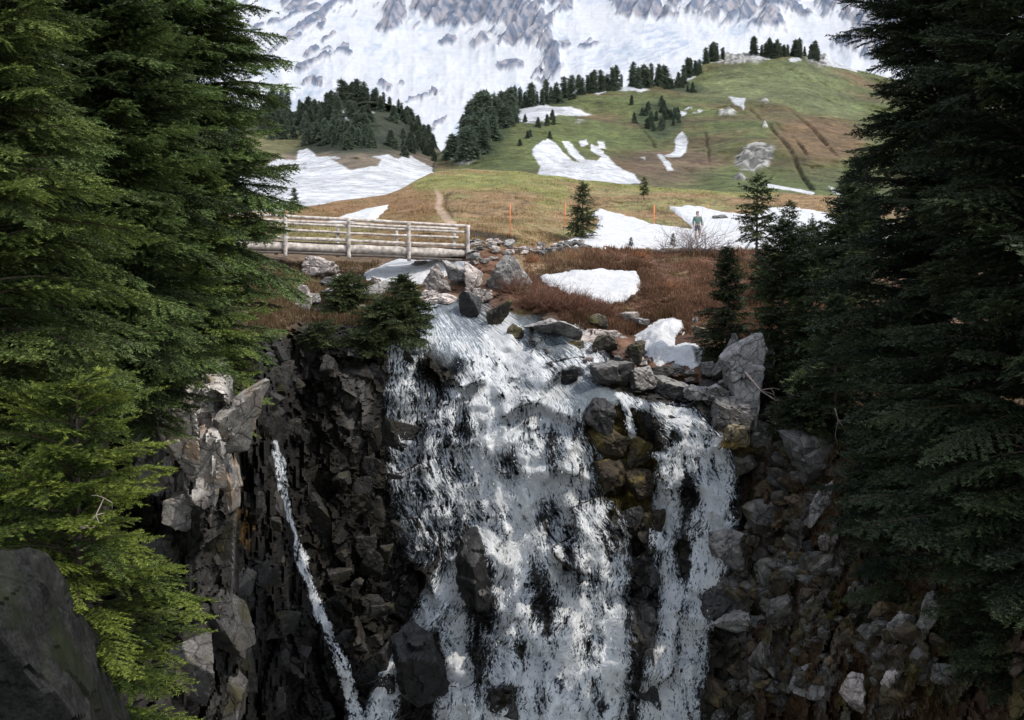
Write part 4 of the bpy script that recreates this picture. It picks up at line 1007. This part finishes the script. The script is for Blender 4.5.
# big left firs
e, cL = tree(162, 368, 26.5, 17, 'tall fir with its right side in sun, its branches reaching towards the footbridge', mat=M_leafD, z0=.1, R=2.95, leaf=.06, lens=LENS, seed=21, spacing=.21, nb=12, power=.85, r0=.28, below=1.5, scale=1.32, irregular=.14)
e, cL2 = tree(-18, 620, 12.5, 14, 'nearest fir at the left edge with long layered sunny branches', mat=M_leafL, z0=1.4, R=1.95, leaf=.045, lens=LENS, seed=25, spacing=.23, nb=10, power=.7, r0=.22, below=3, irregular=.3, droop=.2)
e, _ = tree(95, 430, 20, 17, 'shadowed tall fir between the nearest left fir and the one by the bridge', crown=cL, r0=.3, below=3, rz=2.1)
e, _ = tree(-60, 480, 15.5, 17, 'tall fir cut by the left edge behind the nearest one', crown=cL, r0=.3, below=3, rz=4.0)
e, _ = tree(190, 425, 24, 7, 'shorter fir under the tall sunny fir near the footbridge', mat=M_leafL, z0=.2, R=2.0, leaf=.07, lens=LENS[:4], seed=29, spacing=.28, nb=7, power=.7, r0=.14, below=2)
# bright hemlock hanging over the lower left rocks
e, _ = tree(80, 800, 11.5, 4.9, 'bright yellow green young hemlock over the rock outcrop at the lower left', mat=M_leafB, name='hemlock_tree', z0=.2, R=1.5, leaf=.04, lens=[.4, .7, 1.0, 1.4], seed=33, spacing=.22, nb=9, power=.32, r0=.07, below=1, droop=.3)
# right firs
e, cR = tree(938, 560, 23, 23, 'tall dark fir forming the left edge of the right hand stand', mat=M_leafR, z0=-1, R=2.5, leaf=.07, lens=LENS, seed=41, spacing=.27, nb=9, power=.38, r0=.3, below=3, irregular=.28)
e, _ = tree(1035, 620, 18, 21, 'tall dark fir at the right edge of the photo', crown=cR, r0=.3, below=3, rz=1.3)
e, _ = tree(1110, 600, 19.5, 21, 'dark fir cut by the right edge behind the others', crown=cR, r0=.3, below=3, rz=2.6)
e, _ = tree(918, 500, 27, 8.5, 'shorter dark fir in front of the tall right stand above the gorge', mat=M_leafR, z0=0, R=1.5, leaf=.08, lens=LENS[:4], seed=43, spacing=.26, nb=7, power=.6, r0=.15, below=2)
cS = None
e, cS = tree(727, 372, 36, 4.5, 'slim dark fir standing on the brown bank left of the small right hand firs', mat=M_leafS, z0=.1, R=.95, leaf=.09, lens=[.4, .7, 1.0], seed=51, spacing=.2, nb=7, power=.7, r0=.07, below=1)
for (px, py, Y, s, rz, lab) in [(782, 400, 34, 1.35, 1, 'dark fir behind the tall leaning slab on the right rim'), (812, 400, 33, 1.3, 2, 'dark fir between the leaning slab fir and the tall right stand'),
                                (845, 400, 31, 1.5, 3, 'dark fir touching the left edge of the tall right stand'), (765, 345, 42, .95, 4, 'small fir half hidden behind the slab fir on the brown bank'),
                                (800, 330, 44, 1.0, 5, 'fir behind the others at the right end of the brown bank'), (860, 330, 42, 1.6, 5.5, 'fir at the back of the right stand beside the snow'), (835, 450, 29, 1.0, .4, 'low dark fir over the rubble slope'), (875, 560, 25, 1.0, .9, 'low dark fir above the pale block at the lower right')]:
    tree(px, py, Y, 4.5, lab, crown=cS, r0=.07, below=1, rz=rz, scale=s)
# small firs on the snow and meadow
M_leafM = leaf_mat('mid_fir_needles', (.03, .045, .02), (.08, .10, .035))
e, cM = tree(583, 243, 56, 3.3, 'small open fir standing left of the snowfield right of the bridge', mat=M_leafM, z0=.4, R=.72, leaf=.13, lens=[.4, .8], seed=61, spacing=.3, nb=6, power=.8, r0=.06, below=.5)
for (px, py, Y, s, rz, lab) in [(757, 248, 53, 1.15, 1, 'fir standing in the snow right of the hiker'), (644, 197, 86, .5, 2, 'tiny fir on the meadow above the orange markers'), (294, 212, 70, .5, 3, 'tiny lone fir in front of the snowfield above the bridge'),
                                (850, 262, 50, 1.3, 2.5, 'light green fir beside the right stand at the snow edge'), (789, 250, 52, .75, .5, 'small fir at the lower edge of the snow, right of the snow fir'), (673, 246, 58, .22, .2, 'ankle high seedling fir in the snow left of the hiker'),
                                (815, 252, 54, .4, 1.2, 'little seedling fir in the snow near the right stand'), (631, 248, 56, .18, .2, 'tiny seedling fir on the brown bank edge below the snow')]:
    tree(px, py, Y, 3.3, lab, crown=cM, r0=.06, below=.5, rz=rz, scale=s)

# distant trees, each its own object
far = []
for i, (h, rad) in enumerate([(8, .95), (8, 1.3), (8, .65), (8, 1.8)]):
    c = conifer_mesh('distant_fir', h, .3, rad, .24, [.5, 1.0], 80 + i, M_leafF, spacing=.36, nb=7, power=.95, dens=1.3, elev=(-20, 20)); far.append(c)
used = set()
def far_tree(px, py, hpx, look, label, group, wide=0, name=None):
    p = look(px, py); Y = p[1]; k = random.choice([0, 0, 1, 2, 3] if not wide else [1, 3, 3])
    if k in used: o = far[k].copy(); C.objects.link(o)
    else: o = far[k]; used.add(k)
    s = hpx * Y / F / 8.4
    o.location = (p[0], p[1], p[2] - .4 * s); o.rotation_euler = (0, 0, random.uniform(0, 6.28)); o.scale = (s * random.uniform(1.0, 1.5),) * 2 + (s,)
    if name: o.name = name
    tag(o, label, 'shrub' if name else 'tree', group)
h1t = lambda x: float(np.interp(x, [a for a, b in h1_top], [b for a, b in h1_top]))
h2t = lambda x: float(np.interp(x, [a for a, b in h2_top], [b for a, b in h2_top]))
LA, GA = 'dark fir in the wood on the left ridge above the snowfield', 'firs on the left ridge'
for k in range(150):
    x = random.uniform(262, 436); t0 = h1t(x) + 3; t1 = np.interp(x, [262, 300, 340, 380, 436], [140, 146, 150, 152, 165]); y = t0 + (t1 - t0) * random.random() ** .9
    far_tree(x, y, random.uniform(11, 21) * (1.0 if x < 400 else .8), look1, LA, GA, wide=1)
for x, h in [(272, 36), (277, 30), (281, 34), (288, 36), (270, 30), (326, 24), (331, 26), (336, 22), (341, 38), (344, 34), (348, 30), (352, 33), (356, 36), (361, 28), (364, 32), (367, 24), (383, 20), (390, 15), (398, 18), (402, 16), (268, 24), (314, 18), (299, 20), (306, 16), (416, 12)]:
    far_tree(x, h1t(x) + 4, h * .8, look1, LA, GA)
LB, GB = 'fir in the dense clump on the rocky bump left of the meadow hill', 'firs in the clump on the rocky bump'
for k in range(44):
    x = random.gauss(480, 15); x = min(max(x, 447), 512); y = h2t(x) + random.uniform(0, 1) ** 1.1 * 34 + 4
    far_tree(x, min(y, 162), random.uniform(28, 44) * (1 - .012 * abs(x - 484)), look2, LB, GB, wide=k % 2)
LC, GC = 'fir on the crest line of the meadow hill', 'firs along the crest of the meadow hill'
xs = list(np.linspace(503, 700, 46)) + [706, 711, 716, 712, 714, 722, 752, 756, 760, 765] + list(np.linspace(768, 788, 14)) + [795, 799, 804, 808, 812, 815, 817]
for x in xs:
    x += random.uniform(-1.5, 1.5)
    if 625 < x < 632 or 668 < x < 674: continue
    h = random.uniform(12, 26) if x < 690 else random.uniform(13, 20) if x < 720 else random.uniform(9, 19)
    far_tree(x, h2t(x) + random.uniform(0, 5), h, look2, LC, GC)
LD, GD_ = 'low fir scrub bush on the flank of the meadow hill', 'fir scrub on the meadow hill'
for k in range(50):
    if k < 32: x, y = random.gauss(660, 11), random.gauss(121, 6)
    elif k < 40: x, y = random.uniform(665, 700), random.uniform(80, 88)
    else: x, y = random.uniform(515, 560), random.uniform(122, 150)
    far_tree(x, y, random.uniform(7, 12), look2, LD, GD_, wide=1, name='fir_scrub')

# ------------------------------------------------------------------ shrubs and ground cover
snow_polys = [[(537, 276), (560, 271), (600, 268), (635, 270), (643, 280), (641, 292), (630, 299), (612, 303), (600, 305), (580, 298), (560, 291), (545, 284)],
              [(633, 335), (648, 325), (660, 318), (672, 316), (683, 321), (687, 331), (673, 336), (676, 344), (688, 341), (706, 345), (703, 355), (699, 367), (692, 369), (682, 362), (668, 360), (661, 366), (647, 354)],
              [(540, 246), (560, 241), (580, 236), (597, 228), (598, 220), (590, 214), (598, 208), (620, 213), (650, 223), (675, 226), (693, 229), (682, 218), (667, 205), (700, 206), (740, 214), (758, 216), (768, 206), (800, 207), (850, 217), (920, 225), (920, 262), (845, 255), (760, 251), (700, 250), (620, 249)],
              [(322, 223), (345, 214), (365, 208), (392, 203), (384, 214), (372, 223)], [(358, 279), (366, 270), (385, 262), (400, 258), (470, 259), (466, 268), (450, 273), (440, 281), (400, 285), (375, 283)]]
def offsnow(x, y, m=1.0):
    ok = np.ones(len(x), bool)
    for p in snow_polys: ok &= sdf(x, y, p) < -m
    return ok
def twig_shrub(px, py, Y, R, n, mat, label, name='bare_shrub', seed=1, thick=.012, up=.7, bits=4):
    r = np.random.RandomState(seed); mb = MB(); loc = at(px, py, Y)
    for i in range(n):
        a = r.uniform(0, 6.28); el = r.uniform(.2, 1.35)
        d = np.array([math.cos(a) * math.cos(el), math.sin(a) * math.cos(el), math.sin(el) * up]); l = R * r.uniform(.6, 1.1)
        p0 = np.array([r.uniform(-.3, .3) * R, r.uniform(-.3, .3) * R, -.1]); p1 = p0 + d * l * .5 + r.normal(0, .06 * R, 3); p2 = p0 + d * l + r.normal(0, .12 * R, 3)
        mb.tube([p0, p1, p2], [thick, thick * .8, thick * .35], 3)
        for b in range(bits):
            q = p1 + (p2 - p1) * r.rand(); mb.tube([q, q + (d + r.normal(0, .6, 3)) * l * .3], [thick * .5, thick * .25], 3)
    o = mb.build(name, mat, label=label, cat='shrub'); o.location = loc.tolist(); return o
twig_shrub(697, 251, 55, 2.2, 90, M_twig, 'bare grey twiggy bush in front of the hiker at the snow edge', seed=3, thick=.014)
twig_shrub(672, 251, 55, 1.4, 40, M_twig, 'smaller bare twiggy bush left of the one in front of the hiker', seed=4, thick=.012)
for i, (x, y, s, lab) in enumerate([(530, 300, 1.3, 'red brown leafless shrub beside the largest grey boulder'), (555, 303, 1.4, 'red brown shrub below the round snow patch'), (518, 285, 1.0, 'pale brown shrub behind the largest grey boulder'), (580, 306, 1.2, 'brown shrub under the right part of the round snow patch'), (600, 310, .9, 'dark shrub overhanging the green mossy mound')]):
    twig_shrub(x, y + 6, float(gd(x, y + 6)), s, 150, M_twigr, lab, 'leafless_shrub', 10 + i, thick=.011)
rb = np.random.RandomState(12)
for i in range(26):
    x, y = rb.uniform(525, 740), rb.uniform(256, 325)
    if not offsnow(np.array([x]), np.array([y]), 2)[0] or (x > 580 and y > 312): continue
    o = twig_shrub(x, y, float(gd(x, y)), rb.uniform(.35, .75), 60, [M_twigr, M_twigo][i % 2], 'low rusty shrub among the heath on the bank below the snow', 'heath_shrub', 40 + i, thick=.012, bits=3); o['group'] = 'low shrubs on the heath bank'
def dead_branch(pts, Y, lab, r0=.02, seed=1):
    r = np.random.RandomState(seed); P = [at(x, y, Y + dy) for x, y, dy in pts]
    mb = MB(); mb.tube(P, np.linspace(r0, r0 * .35, len(P)), 5)
    for i in range(1, len(P)):
        for k in range(2):
            d = r.normal(0, 1, 3) * .12 * np.linalg.norm(P[-1] - P[0]); mb.tube([P[i], P[i] + d, P[i] + d * 1.6 + r.normal(0, .05, 3)], [r0 * .4, r0 * .3, r0 * .15], 4)
    c = P[0].copy(); mb.v = [v - c for v in mb.v]
    o = mb.build('dead_branch', M_twig, label=lab, cat='branch'); o.location = c.tolist()
dead_branch([(745, 372, 0), (760, 390, -.2), (775, 400, -.3), (790, 402, -.3), (800, 396, -.2)], 31, 'pale forked dead branch below the tall leaning slab', .03)
dead_branch([(835, 408, 0), (838, 420, 0), (858, 424, -.1), (868, 436, 0), (878, 446, 0)], 25, 'curved pale dead branch hanging under the dark right firs', .022, 2)
dead_branch([(68, 520, 0), (85, 528, 0), (96, 515, 0), (104, 498, 0)], 10.8, 'bare bleached twig on top of the lower left outcrop', .012, 3)
dead_branch([(612, 362, 0), (622, 350, 0), (630, 358, 0)], 37, 'thin pale stick lying by the dark square rock', .02, 4)
dead_branch([(770, 440, 0), (776, 420, 0), (778, 412, 0)], 30.5, 'short upright broken stick above the rubble slope', .03, 5)

# dwarf conifers by the stream
def dwarf(px, py, Y, H, R, label, seed, mat=M_leafL, lean=0, leaf=.09):
    loc = at(px, py, Y); e = empty('dwarf_fir', loc, label, 'shrub')
    c = conifer_mesh('crown', H, 0, R, leaf, [.4, .8, 1.2], seed, mat, spacing=.13, nb=9, power=.6, irregular=.5, elev=(-8, 30)); c.parent = e
    trunk_mesh(H * .9, -.3, .05, e, seed=seed); e.rotation_euler = (0, math.radians(lean), 0); return e
dwarf(388, 336, 36.0, 1.25, 1.1, 'dark dwarf fir overhanging the left side of the falls', 91, M_leafM)
dwarf(412, 322, 36.8, 1.7, .8, 'upright dwarf fir beside the stream just above the main fall', 92, M_leafM, -12)
dwarf(345, 308, 39, 1.2, .9, 'small dark dwarf fir on the bank below the middle of the bridge', 93, M_leafM)
dwarf(318, 342, 34.6, .6, .6, 'dwarf fir on the rim at the top of the dark left cliff', 94, M_leafM)
dwarf(362, 350, 35, .6, .7, 'spreading dwarf fir draped over the dark left cliff edge', 95, M_leafM)
dwarf(795, 432, 29.5, .9, .8, 'scraggly young fir at the head of the rubble slope', 96, M_leafR)
dwarf(225, 392, 25.2, .7, .7, 'sunny green fir sprig on top of the pale left cliff', 97, M_leafL)

# heath tufts on the bank and grass tussocks on the knoll: uncountable cover
def tufts(name, n, region, hgt, cols, label, cat, seed, mat, nb=7, spread=.6, test=None):
    r = np.random.RandomState(seed); x = r.uniform(region[0], region[1], n * 3); y = r.uniform(region[2], region[3], n * 3)
    ok = test(x, y) if test is not None else np.ones(len(x), bool); x, y = x[ok][:n], y[ok][:n]; n = len(x)
    B_ = gpt(x, y); B_[:, 2] -= .03
    a = r.uniform(0, 6.28, (n, nb)); l = hgt * r.uniform(.5, 1.2, (n, nb)) * (.45 + 1.5 * np.clip(fbm(B_ * np.array([.8, .5, .8]), 3, seed + 50) + .35, 0, 1))[:, None]; sp = spread * r.uniform(.2, 1, (n, nb))
    d = np.stack([np.cos(a) * sp, np.sin(a) * sp, np.ones_like(a)], -1) * l[..., None]
    w = np.stack([-np.sin(a), np.cos(a), a * 0], -1) * (hgt * .09)
    b = np.repeat(B_[:, None], nb, 1) + r.normal(0, hgt * .25, (n, nb, 3)) * [1, 1, .1]
    T = np.stack([b - w, b + w, b + d], 2).reshape(-1, 3)
    pal = np.array(cols); k = r.randint(0, len(pal), (n, nb)); base = np.stack([ip(colG[..., c_], x, y) for c_ in range(3)], -1); q = fbm(B_ * .5, 3, seed)[:, None]
    col = (.35 * pal[k] + .75 * base[:, None]) * (r.uniform(.6, 1.4, (n, nb)) * (1 + .5 * q))[..., None]
    mk(name, T, np.arange(len(T)).reshape(-1, 3), mat, smooth=False, cols={'Col': np.repeat(col.reshape(-1, 3), 3, 0)}, kind='stuff', label=label, cat=cat)
m, nt, out = newmat('dry_plants'); a_ = attr(nt, 'Col'); d_ = N(nt, 'ShaderNodeBsdfDiffuse'); t_ = N(nt, 'ShaderNodeBsdfTranslucent'); x_ = N(nt, 'ShaderNodeMixShader'); x_.inputs[0].default_value = .25
L(nt, a_.outputs['Color'], d_.inputs[0]); L(nt, a_.outputs['Color'], t_.inputs[0]); L(nt, d_.outputs[0], x_.inputs[1]); L(nt, t_.outputs[0], x_.inputs[2]); L(nt, x_.outputs[0], out.inputs[0]); M_dry = m
def t_heath(x, y): return offsnow(x, y, -1) & (y < np.interp(x, rim_k[:, 0], rim_k[:, 1]) - 4) & ~((x < 560) & (y > 300)) & ~((x > 425) & (x < 525) & (y > 255)) & ~((x > 580) & (x < 730) & (y > 335))
tufts('heath', 16000, (500, 860, 250, 350), .22, [(.24, .115, .07), (.17, .09, .055), (.30, .19, .12), (.09, .07, .04), (.13, .06, .04), (.22, .15, .09)], 'rusty red and brown heath covering the bank below the snow', 'heath', 5, M_dry, test=t_heath)
tufts('dry_grass', 7000, (250, 440, 262, 334), .2, [(.30, .22, .12), (.2, .13, .07), (.12, .07, .04), (.10, .09, .04)], 'dry tan grass on the bank under the footbridge', 'grass', 6, M_dry, test=lambda x, y: offsnow(x, y, 0) & (y < np.interp(x, rim_k[:, 0], rim_k[:, 1])) & ~((x > 395) & (y > 290)))
tufts('alpine_meadow', 30000, (290, 850, 170, 246), .12, [(.26, .155, .075), (.20, .155, .06), (.15, .09, .05), (.27, .2, .1), (.24, .12, .06)], 'short brown and green alpine turf on the knoll', 'turf', 7, M_dry, nb=4, test=lambda x, y: offsnow(x, y, 0) & (y > topG(x) + .5) & (stroke(x, y, [(436, 190, 2, 1), (440, 198, 3, 1), (438, 208, 3, 1), (446, 218, 4, 1), (452, 224, 4, 1)]) < .3))
tufts('moss', 9000, (580, 780, 400, 520), .10, [(.08, .075, .02), (.10, .065, .022), (.05, .045, .015)], 'brown and yellow green moss on the blocks between the falls', 'moss', 8, M_dry, nb=5, spread=1.4, test=lambda x, y: np.maximum.reduce([ell(x, y, 612, 440, 34, 34), ell(x, y, 630, 480, 34, 36), ell(x, y, 742, 438, 26, 18)]) > .35)
tufts('slope_plants', 9000, (740, 960, 400, 720), .14, [(.10, .05, .025), (.07, .06, .02), (.14, .09, .04)], 'dead brown grass and low plants between the rubble stones', 'plants', 9, M_dry, nb=5, spread=1.2)

# ------------------------------------------------------------------ footbridge
ang = math.radians(27.0); u = np.array([-math.cos(ang), -math.sin(ang), 0]); nrm = np.array([-math.sin(ang), math.cos(ang), 0])
E0 = np.array([-2.09, 46.5, 0.0]); W = 1.35
def bp(t, w, z): return E0 + u * t + nrm * w + np.array([0, 0, z])
br = empty('log_footbridge', bp(5, W / 2, 3.2), 'weathered pale log footbridge crossing the stream above the falls', 'bridge')
off = np.array(br.location)
def blog(name, a, b, r0, mat=M_log, seg=10, wob=.012, seed=0, flat=1.0):
    n = 14; t = np.linspace(0, 1, n)[:, None]; P = a + (b - a) * t; r = np.random.RandomState(seed + 31)
    P = P + np.cumsum(r.normal(0, wob, (n, 3)), 0) * np.sin(t * math.pi) * .8
    return MB().tube(P - off, r0 * (1 + .08 * r.normal(0, 1, n)), seg).build(name, mat, br)
T0, T1 = -.15, 11.5
blog('handrail', bp(T0, 0, 4.81), bp(T1, 0, 4.81), .075, seed=1)
blog('rail', bp(T0 + .1, 0, 4.53), bp(T1, 0, 4.56), .06, seed=2)
blog('rail', bp(T0 + .1, 0, 3.92), bp(T1, 0, 3.93), .075, seed=3)
blog('handrail', bp(T0, W, 4.80), bp(T1, W, 4.80), .07, seed=4)
blog('rail', bp(T0, W, 4.40), bp(T1, W, 4.42), .06, seed=5)
for i, t in enumerate([.0, 2.92, 5.72, 8.5, 11.2]):
    blog('post', bp(t, -.13, 3.10), bp(t, -.13, 4.85), .085, seed=10 + i, wob=.004)
for i, t in enumerate([.0, 2.92, 5.72, 8.5, 11.2]):
    blog('post', bp(t, W + .12, 3.3), bp(t, W + .12, 4.82), .08, seed=20 + i, wob=.004)
blog('stringer_log', bp(-.3, .1, 3.55), bp(T1, .1, 3.53), .20, seed=6, seg=14, wob=.01)
blog('stringer_log', bp(-.3, W - .1, 3.5), bp(T1, W - .1, 3.5), .20, seed=7, seg=14)
blog('beam', bp(-.3, 0, 3.23), bp(T1, 0, 3.24), .06, M_deck, seed=8)
mb = MB()
for k in range(74):
    t = -.2 + k * .158; a, b = bp(t, .02, 3.74) - off, bp(t + .14, .02, 3.74) - off; c, d = bp(t + .14, W - .02, 3.74) - off, bp(t, W - .02, 3.74) - off
    dz = np.array([0, 0, .05]); mb.add([a, b, c, d, a + dz, b + dz, c + dz, d + dz], [(0, 1, 2, 3), (4, 5, 6, 7), (0, 1, 5, 4), (1, 2, 6, 5), (2, 3, 7, 6), (3, 0, 4, 7)])
mb.build('deck', M_deck, br, smooth=False)

# ------------------------------------------------------------------ orange snow markers
for i, (x, y0, y1, Y, lab) in enumerate([(654, 205, 224, 78, 'orange marker pole at the left edge of the brown wedge in the snow'), (565, 203, 226, 74, 'thin orange marker pole left of the small open fir'), (510, 204, 236, 66, 'orange marker pole on the knoll above the stone footing'),
                                         (708, 203, 212, 84, 'thin orange marker pole beyond the hiker')]):
    Y = float(gd(x, y1)) - .3; p = at(x, y1, Y); h = (y1 - y0) * Y / F
    MB().tube([(0, 0, -.2), (0, 0, h * .5), (.02, 0, h)], .035 if i == 0 else .022, 8).build('marker_pole', M_pole, label=lab, cat='marker').location = p.tolist()

# ------------------------------------------------------------------ hiker
def skinned(name, verts, edges, radii, mat, parent, sub=2):
    me = bpy.data.meshes.new(name); me.from_pydata(verts, edges, []); o = bpy.data.objects.new(name, me); C.objects.link(o); o.parent = parent
    sk = o.modifiers.new('s', 'SKIN'); o.modifiers.new('b', 'SUBSURF').levels = sub
    o.modifiers['b'].render_levels = sub
    for i, r in enumerate(radii): me.skin_vertices[0].data[i].radius = r if isinstance(r, tuple) else (r, r)
    me.skin_vertices[0].data[0].use_root = True
    dg = bpy.context.evaluated_depsgraph_get(); ev = o.evaluated_get(dg); m2 = bpy.data.meshes.new_from_object(ev)
    o.modifiers.clear(); o.data = m2; m2.materials.clear(); m2.materials.append(mat)
    m2.polygons.foreach_set('use_smooth', [True] * len(m2.polygons)); return o
hp = gpt(697.5, 241.5); hY = 66.0; hY = float(ip(blurG, 697.5, 240.5)) - .75; hp = at(697.5, 240.5, hY)
k = empty('person', hp, 'hiker in a green jacket and dark shorts standing on the snow beyond the bare bush', 'person')
k.location[2] += .02
M_skin = plain('skin', (.42, .27, .2), var=.08); M_jack = plain('green_jacket', (.10, .16, .14), var=.15); M_short = plain('dark_shorts', (.05, .055, .07), var=.2); M_hair = plain('dark_hair', (.03, .022, .018)); M_boot = plain('brown_boots', (.08, .05, .035))
vs = [(0, 0, .95)]; es = []; rd = [(.14, .10)]
def ch(a, pts):
    for p, r in pts:
        vs.append(p); rd.append(r); es.append((a, len(vs) - 1)); a = len(vs) - 1
    return a
neck = ch(0, [((0, 0, 1.15), (.14, .10)), ((0, .0, 1.36), (.18, .11)), ((0, 0, 1.47), (.06, .06)), ((0, -.01, 1.56), (.065, .075)), ((0, -.01, 1.64), (.078, .095)), ((0, 0, 1.71), (.06, .07))])
for sx in (-1, 1):
    w_ = ch(2, [((sx * .19, 0, 1.38), .055), ((sx * .25, .02, 1.12), .045), ((sx * .25, -.05, .88), .03), ((sx * .25, -.07, .80), (.035, .02))])
    for fi in range(4): ch(w_, [((sx * (.235 + .0 * fi), -.10 + fi * .018, .76), .009), ((sx * .23, -.10 + fi * .018, .715 + .008 * abs(fi - 1.5)), .007)])
    ch(w_, [((sx * .22, -.11, .79), .010), ((sx * .215, -.125, .755), .008)])
    ch(0, [((sx * .10, 0, .82), .085), ((sx * .11, -.02, .50), .055), ((sx * .12, .02, .25), .045), ((sx * .12, .03, .08), .035), ((sx * .13, -.08, .04), (.04, .03)), ((sx * .135, -.15, .03), (.035, .02))])
skinned('body', vs, es, rd, M_skin, k, 1)
skinned('jacket', [(0, 0, .88), (0, 0, 1.15), (0, 0, 1.38), (0, 0, 1.46), (-.2, 0, 1.39), (-.26, .02, 1.12), (-.255, -.05, .9), (.2, 0, 1.39), (.26, .02, 1.12), (.255, -.05, .9)], [(0, 1), (1, 2), (2, 3), (2, 4), (4, 5), (5, 6), (2, 7), (7, 8), (8, 9)],
        [(.17, .13), (.165, .13), (.2, .135), (.075, .075), .075, .065, .05, .075, .065, .05], M_jack, k, 2)
skinned('shorts', [(0, 0, .97), (0, 0, .86), (-.1, 0, .74), (-.115, -.01, .52), (.1, 0, .74), (.115, -.01, .52)], [(0, 1), (1, 2), (2, 3), (1, 4), (4, 5)], [(.15, .115), (.15, .115), .1, .085, .1, .085], M_short, k, 2)
skinned('hair', [(0, .02, 1.66), (0, .01, 1.73), (0, .05, 1.60)], [(0, 1), (0, 2)], [(.085, .09), (.07, .08), (.06, .05)], M_hair, k, 2)
for sx in (-1, 1): skinned('boot', [(sx * .12, .04, .12), (sx * .12, .03, .04), (sx * .135, -.14, .035)], [(0, 1), (1, 2)], [.05, .055, .045], M_boot, k, 1)

# ------------------------------------------------------------------ light, sky, camera
SUN = Vector((.78, -.34, .0)); EL = math.radians(52); SUN.normalize()
sd = Vector((SUN.x * math.cos(EL), SUN.y * math.cos(EL), math.sin(EL)))
ld = bpy.data.lights.new('sun', 'SUN'); ld.energy = 3.4; ld.angle = math.radians(.5); ld.color = (1.0, .92, .81)
lo = bpy.data.objects.new('sun', ld); C.objects.link(lo); lo.rotation_euler = sd.to_track_quat('Z', 'Y').to_euler(); lo.location = (30, 0, 60)
w = bpy.data.worlds.new('World'); bpy.context.scene.world = w; w.use_nodes = True; nt = w.node_tree
sky = nt.nodes.new('ShaderNodeTexSky'); sky.sky_type = 'NISHITA'; sky.sun_disc = False; sky.sun_elevation = EL; sky.sun_rotation = math.atan2(SUN.x, SUN.y)
sky.altitude = 1700; sky.air_density = 1.0; sky.dust_density = 1.5
bg = nt.nodes['Background']; bg.inputs[1].default_value = .15
hs = nt.nodes.new('ShaderNodeHueSaturation'); hs.inputs['Saturation'].default_value = .40; hs.inputs['Value'].default_value = 2.5; nt.links.new(sky.outputs[0], hs.inputs['Color']); nt.links.new(hs.outputs[0], bg.inputs[0])
cam = bpy.data.cameras.new('camera'); cam.sensor_width = 36; cam.lens = 36 * F / 1024; cam.clip_end = 30000; cam.clip_start = .05
co = bpy.data.objects.new('camera', cam); C.objects.link(co); co.rotation_euler = (math.pi / 2 - PITCH, 0, 0); bpy.context.scene.camera = co
sc = bpy.context.scene; sc.view_settings.view_transform = 'Standard'; sc.view_settings.look = 'None'; sc.view_settings.exposure = 0; sc.view_settings.gamma = 1
sc.cycles.max_bounces = 6; sc.cycles.transparent_max_bounces = 12; sc.cycles.use_adaptive_sampling = True
